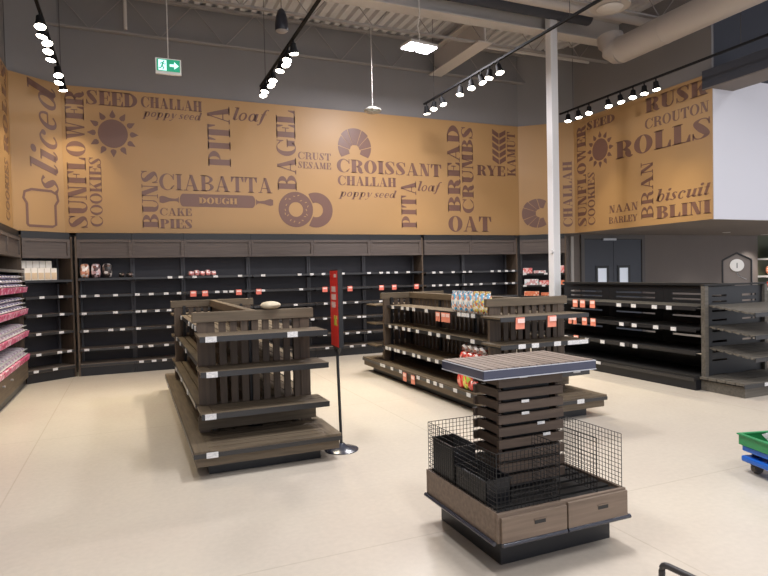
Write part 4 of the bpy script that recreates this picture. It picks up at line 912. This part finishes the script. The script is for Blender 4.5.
# ------------------------------------------------------------------ distant produce rack past the taupe wall
t = thing('produce_rack', 'white shelved rack with bright packs beyond the end of the taupe wall', 'rack', (16.0, 10.6, 0))
obj('back_panel', M().box(0, 0.5, 0, 2.4, 0.54, 2.9), 'olive', t)
for z in (0.5, 0.95, 1.3, 1.78): obj('shelf', M().box(0, 0, z-0.05, 2.4, 0.499, z), 'white_plastic', t)
for x, z, sx, sz, mm, l in ((0.35, 1.781, 0.4, 0.32, 'green_veg', 'green produce bag on the top shelf of the white rack'), (0.22, 1.301, 0.36, 0.3, 'packo', 'orange pack on the middle shelf of the white rack'), (0.25, 0.951, 0.4, 0.24, 'candyr', 'red pack on the lower shelf of the white rack'),
                            (0.85, 1.781, 0.4, 0.26, 'green_veg', 'second green bag further in on the top shelf of the white rack'), (0.75, 1.301, 0.36, 0.28, 'packr', 'red and white pack further in on the middle shelf')):
    o = obj('produce_pack', M().pillow(sx, 0.3, sz, e=3, jit=0.05, seed=int(x*50)), mm, None, (16.0+x, 10.78, z)); tag(o, l, 'produce')

# ------------------------------------------------------------------ dolly with a green crate, tube frame
t = thing('wheeled_dolly', 'blue plastic dolly on grey casters at the edge of the aisle', 'dolly', (4.37, 3.08, 0), math.radians(-14))
obj('deck', M().box(-0.07, -0.44, 0.085, 0.62, 0.03, 0.13), 'blue_dolly', t, bevel=0.012)
obj('upper_deck', M().box(-0.06, -0.45, 0.165, 0.62, 0.03, 0.21), 'blue_dolly', t, bevel=0.008)
for x, y in ((0.0, -0.03), (0.56, -0.03), (0.0, -0.38), (0.56, -0.38)):
    obj('post', M().box(x+0.0, y-0.03, 0.13, x+0.05, y+0.03, 0.165), 'black', t)
    o = obj('caster_fork', M().box(x-0.01, y-0.03, 0.055, x+0.05, y+0.03, 0.085), 'tube', t); obj('wheel', M().tube([(x+0.02, y-0.022, 0.038), (x+0.02, y+0.022, 0.038)], 0.038, 18), 'wheel', o)
t = thing('plastic_crate', 'green plastic crate lying on the blue dolly', 'crate', (4.37, 3.08, 0.2105), math.radians(-14))
m = M(); m.box(-0.07, -0.46, 0, 0.62, 0.05, 0.012); m.box(-0.07, -0.46, 0.012, 0.62, -0.445, 0.075); m.box(-0.07, 0.035, 0.012, 0.62, 0.05, 0.075); m.box(-0.07, -0.444, 0.012, -0.055, 0.034, 0.075); m.box(0.605, -0.444, 0.012, 0.62, 0.034, 0.075)
obj('shell', m, 'green_crate', t)
m = M(); m.box(-0.08, -0.47, 0.075, 0.63, -0.44, 0.085); m.box(-0.08, 0.03, 0.075, 0.63, 0.06, 0.085); m.box(-0.08, -0.44, 0.075, -0.05, 0.03, 0.085); m.box(0.60, -0.44, 0.075, 0.63, 0.03, 0.085); obj('rim', m, 'green_crate', t)
o = obj('crumpled_film', M().pillow(0.40, 0.34, 0.16, e=2.2, jit=0.22, n=18, m=10, seed=5), 'plastic_wrap', None, (4.55, 2.84, 0.2245), math.radians(-14)); tag(o, 'crumpled clear plastic film heaped in the green crate', 'packaging')
t = thing('hand_cart', 'dark steel tube handle of a low cart close to the camera', 'cart', (1.62, 1.46, 0))
fx, fy, fz = 0.0, 0.0, 0.6
def rounded(P, r=0.025, n=4):
    out = [Vector(P[0])]
    for a, b, c in zip(P, P[1:], P[2:]):
        a, b, c = Vector(a), Vector(b), Vector(c); p = b+(a-b).normalized()*r; q = b+(c-b).normalized()*r
        for k in range(n+1): s = k/n; out.append((1-s)**2*p+2*s*(1-s)*b+s*s*q)
    out.append(Vector(P[-1])); return out
obj('handle', M().tube(rounded([(0, 0, 0.14), (0, 0, 0.6), (0.04, -0.42, 0.6), (0.04, -0.42, 0.14)]), 0.011, 10), 'tube', t)
obj('grip_plate', M().box(0.015, -0.19, 0.50, 0.028, -0.12, 0.595), 'tube', t)
obj('cart_deck', M().box(0, -0.44, 0.10, 0.6, 0.02, 0.14), 'tube', t)
for x, y in ((0.05, -0.03), (0.55, -0.03), (0.05, -0.39), (0.55, -0.39)): obj('wheel', M().tube([(x, y-0.02, 0.05), (x, y+0.02, 0.05)], 0.05, 16), 'wheel', t)

# ------------------------------------------------------------------ track lights, lamps, signs and speakers overhead
def spot(loc, direction, power, parent=None):
    l = bpy.data.lights.new('lamp', 'SPOT'); l.energy = power; l.color = (1.0, 0.88, 0.66); l.spot_size = math.radians(70); l.spot_blend = 0.75; l.shadow_soft_size = 0.05
    o = bpy.data.objects.new('lamp', l); C.objects.link(o); o.location = loc; o.rotation_euler = Vector(direction).to_track_quat('-Z', 'Y').to_euler()
    return o
def track(label, x, z, ys, y0, y1, aims, zdrop=0.0, power=105):
    t = thing('track_light', label, 'track light', (x, y0, z))
    obj('rail', M().box(-0.018, 0, 0, 0.018, y1-y0, 0.03), 'head', t)
    for yy in (0.4, (y1-y0)*0.5, y1-y0-0.4): obj('hanger', M().tube([(0, yy, 0.03), (0, yy, TOP-0.05-z)], 0.005, 6, False), 'tube', t)
    for i, yy in enumerate(ys):
        a = Vector(aims[i]).normalized(); p = Vector((0, yy-y0, -0.10))
        h = obj('lamp_head', M().tube([p-a*0.05, p-a*0.045, p+a*0.02, p+a*0.08, p+a*0.092], [0.03, 0.04, 0.046, 0.064, 0.067], 16), 'head', t)
        obj('stem', M().tube([(0, yy-y0, 0.0), (0, yy-y0, -0.07)], 0.012, 8), 'head', h)
        obj('lens', M().tube([p+a*0.0925, p+a*0.100], [0.062, 0.056], 16), 'lens', h, label='lit white lens')
        q = Vector((x, y0, z))+p+a*0.125; spot(q, a, power)
    return t
A = lambda dx, dy: (dx, dy, -1.0)
aim1 = [A(0.1, 0.05), A(-0.2, -0.2), A(0.15, -0.35), A(-0.15, -0.1), A(-0.1, -0.3), A(0.2, -0.35), A(-0.2, -0.1), A(0.05, -0.3)]
track('black track light nearest the side wall, its lamps bright white', -0.90, 4.80, [10.7, 10.35, 10.0, 9.3, 9.0, 8.7, 8.45, 8.15], 2.0, 10.9, aim1)
track('black track light above the empty gondola, running toward the back wall', 2.13, 4.80, [10.0, 9.75, 9.45, 9.2, 8.7, 8.45, 8.25, 7.95], 2.0, 10.15, aim1[::-1])
track('black track light in front of the white column, above the middle gondola', 5.27, 4.80, [10.1, 9.8, 9.5, 8.85, 8.5, 8.2, 7.95, 7.7], 2.0, 10.2, aim1)
track('black track light alongside the RUSK and ROLLS mural', 8.30, 4.80, [9.7, 9.4, 9.1, 8.6, 8.3, 8.0, 7.75, 7.5], 2.0, 9.95, [(-0.12+0.15*math.sin(k*2.1), -0.2+0.1*math.cos(k), -1) for k in range(8)])
t = thing('flood_lamp', 'lit twin-panel ceiling lamp hanging on a white cord', 'lamp', (4.45, 8.75, 5.25), (math.radians(0), 0, math.radians(8)))
t.scale = (0.72, 0.72, 0.72)
obj('housing', M().box(-0.36, -0.22, 0.03, 0.36, 0.22, 0.09), 'steel_paint', t)
for s in (-1, 1): obj('light_panel', M().box(min(s*0.05, s*0.35), -0.2, 0.0, max(s*0.05, s*0.35), 0.2, 0.029), 'led', t, label='glowing white panel')
obj('cord', M().tube([(0, 0, 0.09), (0.02, 0, 0.3), (-0.03, 0, 0.5), (0.03, 0, 0.75), (0.02, 0, 1.15)], 0.012, 8), 'white_plastic', t)
area((4.45, 8.75, 5.24), 0.6, 0.4, 160, (1.0, 0.97, 1.0))
t = thing('exit_sign', 'small lit green exit sign with running figure and arrow', 'sign', (0.585, 9.0, 4.485))
t.scale = (0.86, 0.86, 0.86)
obj('casing', M().box(-0.2, -0.02, 0, 0.2, 0.03, 0.255), 'white_plastic', t)
fc = obj('green_face', M().box(-0.18, -0.024, 0.045, 0.18, -0.0205, 0.24), 'green_sign', t, label='lit green face')
mm_ = M(); yy = -0.0275
q = lambda pts: mm_.prism([(a, -0.0245, b) for a, b in pts], (0, -0.003, 0))
q([(0.02, 0.125), (0.02, 0.165), (0.09, 0.165), (0.09, 0.205), (0.16, 0.145), (0.09, 0.085), (0.09, 0.125)]); obj('arrow', mm_, 'white_lit', fc, label='pale arrow')
obj('doorway_field', M().box(-0.155, -0.0275, 0.055, -0.03, -0.0245, 0.225), 'white_lit', fc, label='pale doorway')
g = G(0.2); g.p.append(disc(-0.075, 0.2, 0.013, 0.013, 12)); g.stroke([(-0.085, 0.185), (-0.1, 0.13)], [0.025, 0.022]); g.stroke([(-0.1, 0.13), (-0.075, 0.1), (-0.09, 0.065)], [0.02, 0.016, 0.014]); g.stroke([(-0.1, 0.13), (-0.12, 0.095), (-0.15, 0.09)], [0.02, 0.016, 0.014])
g.stroke([(-0.085, 0.18), (-0.06, 0.155), (-0.04, 0.165)], [0.014, 0.012, 0.012]); g.stroke([(-0.088, 0.182), (-0.118, 0.175), (-0.125, 0.145)], [0.014, 0.012, 0.012])
m = M()
for pp in g.p: m.prism([(a, -0.028, b) for a, b in pp], (0, -0.003, 0))
obj('running_figure', m, 'green_sign', fc, label='green running figure')
obj('hanging_rod', M().tube([(0, 0, 0.255), (0, 0, (5.75-4.485)/0.86)], 0.009, 8), 'steel_paint', t)
t = thing('pendant_dome', 'pale mottled dome hanging on a thin rod above CROISSANT', 'dome', (3.85, 9.35, 4.36))
obj('dome', M().lathe([(0.02, 0.06), (0.08, 0.045), (0.14, 0.01), (0.15, -0.01), (0.13, -0.03), (0.07, -0.055), (0.01, -0.06)][::-1], 24), 'dome', t)
obj('rod', M().tube([(0, 0, 0.05), (0, 0, 5.75-4.36)], 0.006, 8), 'steel_paint', t)
t = thing('hanging_speaker', 'dark bell-shaped loudspeaker hanging from the roof deck', 'speaker', (2.10, 8.45, 5.10))
t.scale = (0.72, 0.72, 0.85)
obj('shell', M().lathe([(0.125, 0.0), (0.135, 0.02), (0.135, 0.10), (0.115, 0.22), (0.075, 0.33), (0.035, 0.37), (0.01, 0.375)], 24), 'speaker', t)
obj('grille', M().lathe([(0.02, -0.03), (0.09, -0.02), (0.12, -0.001)], 24), 'joist', t); obj('cable', M().tube([(0, 0, 0.37), (0, 0, (TOP-0.07-5.10)/0.85)], 0.008, 6), 'tube', t)
# round duct along the right side with an elbow up to the roof
t = thing('air_duct', 'large round metal air duct hanging below the roof deck', 'duct', (7.95, 0, 5.38))
obj('run', M().tube([(0, -4, 0), (0, 7.9, 0)], 0.223, 28), 'duct', t)
obj('elbow', M().tube([(0, 7.901, 0), (-0.01, 7.99, 0.02), (-0.03, 8.06, 0.08), (-0.045, 8.10, 0.17), (-0.05, 8.12, 0.30)], [0.226, 0.226, 0.224, 0.222, 0.22], 28), 'duct', t)
for yy in (1.0, 3.0, 5.0, 7.0): obj('seam_band', M().tube([(0, yy-0.02, 0), (0, yy+0.02, 0)], 0.228, 28), 'duct', t)
t = thing('ceiling_diffuser', 'round two-cone ceiling diffuser hanging just above the large air duct', 'vent', (7.03, 7.22, 5.68))
obj('outer_cone', M().lathe([(0.30, 0.0), (0.31, 0.02), (0.2, 0.10), (0.16, 0.5)], 28), 'duct', t); obj('inner_cone', M().lathe([(0.02, -0.05), (0.18, -0.03), (0.2, -0.012), (0.05, -0.001)], 24), 'steel_paint', t)
t = thing('canopy_beam', 'dark slate beam running over the top of the white wall', 'beam', (8.965, 7.15, 4.58))
obj('casing', M().box(0, -6.5, 0, 0.55, 0, 0.3), 'navy', t)
obj('soffit_board', M().box(0.0, -6.5, -0.02, 0.55, 0, -0.001), 'taupe', t, label='taupe underside board')
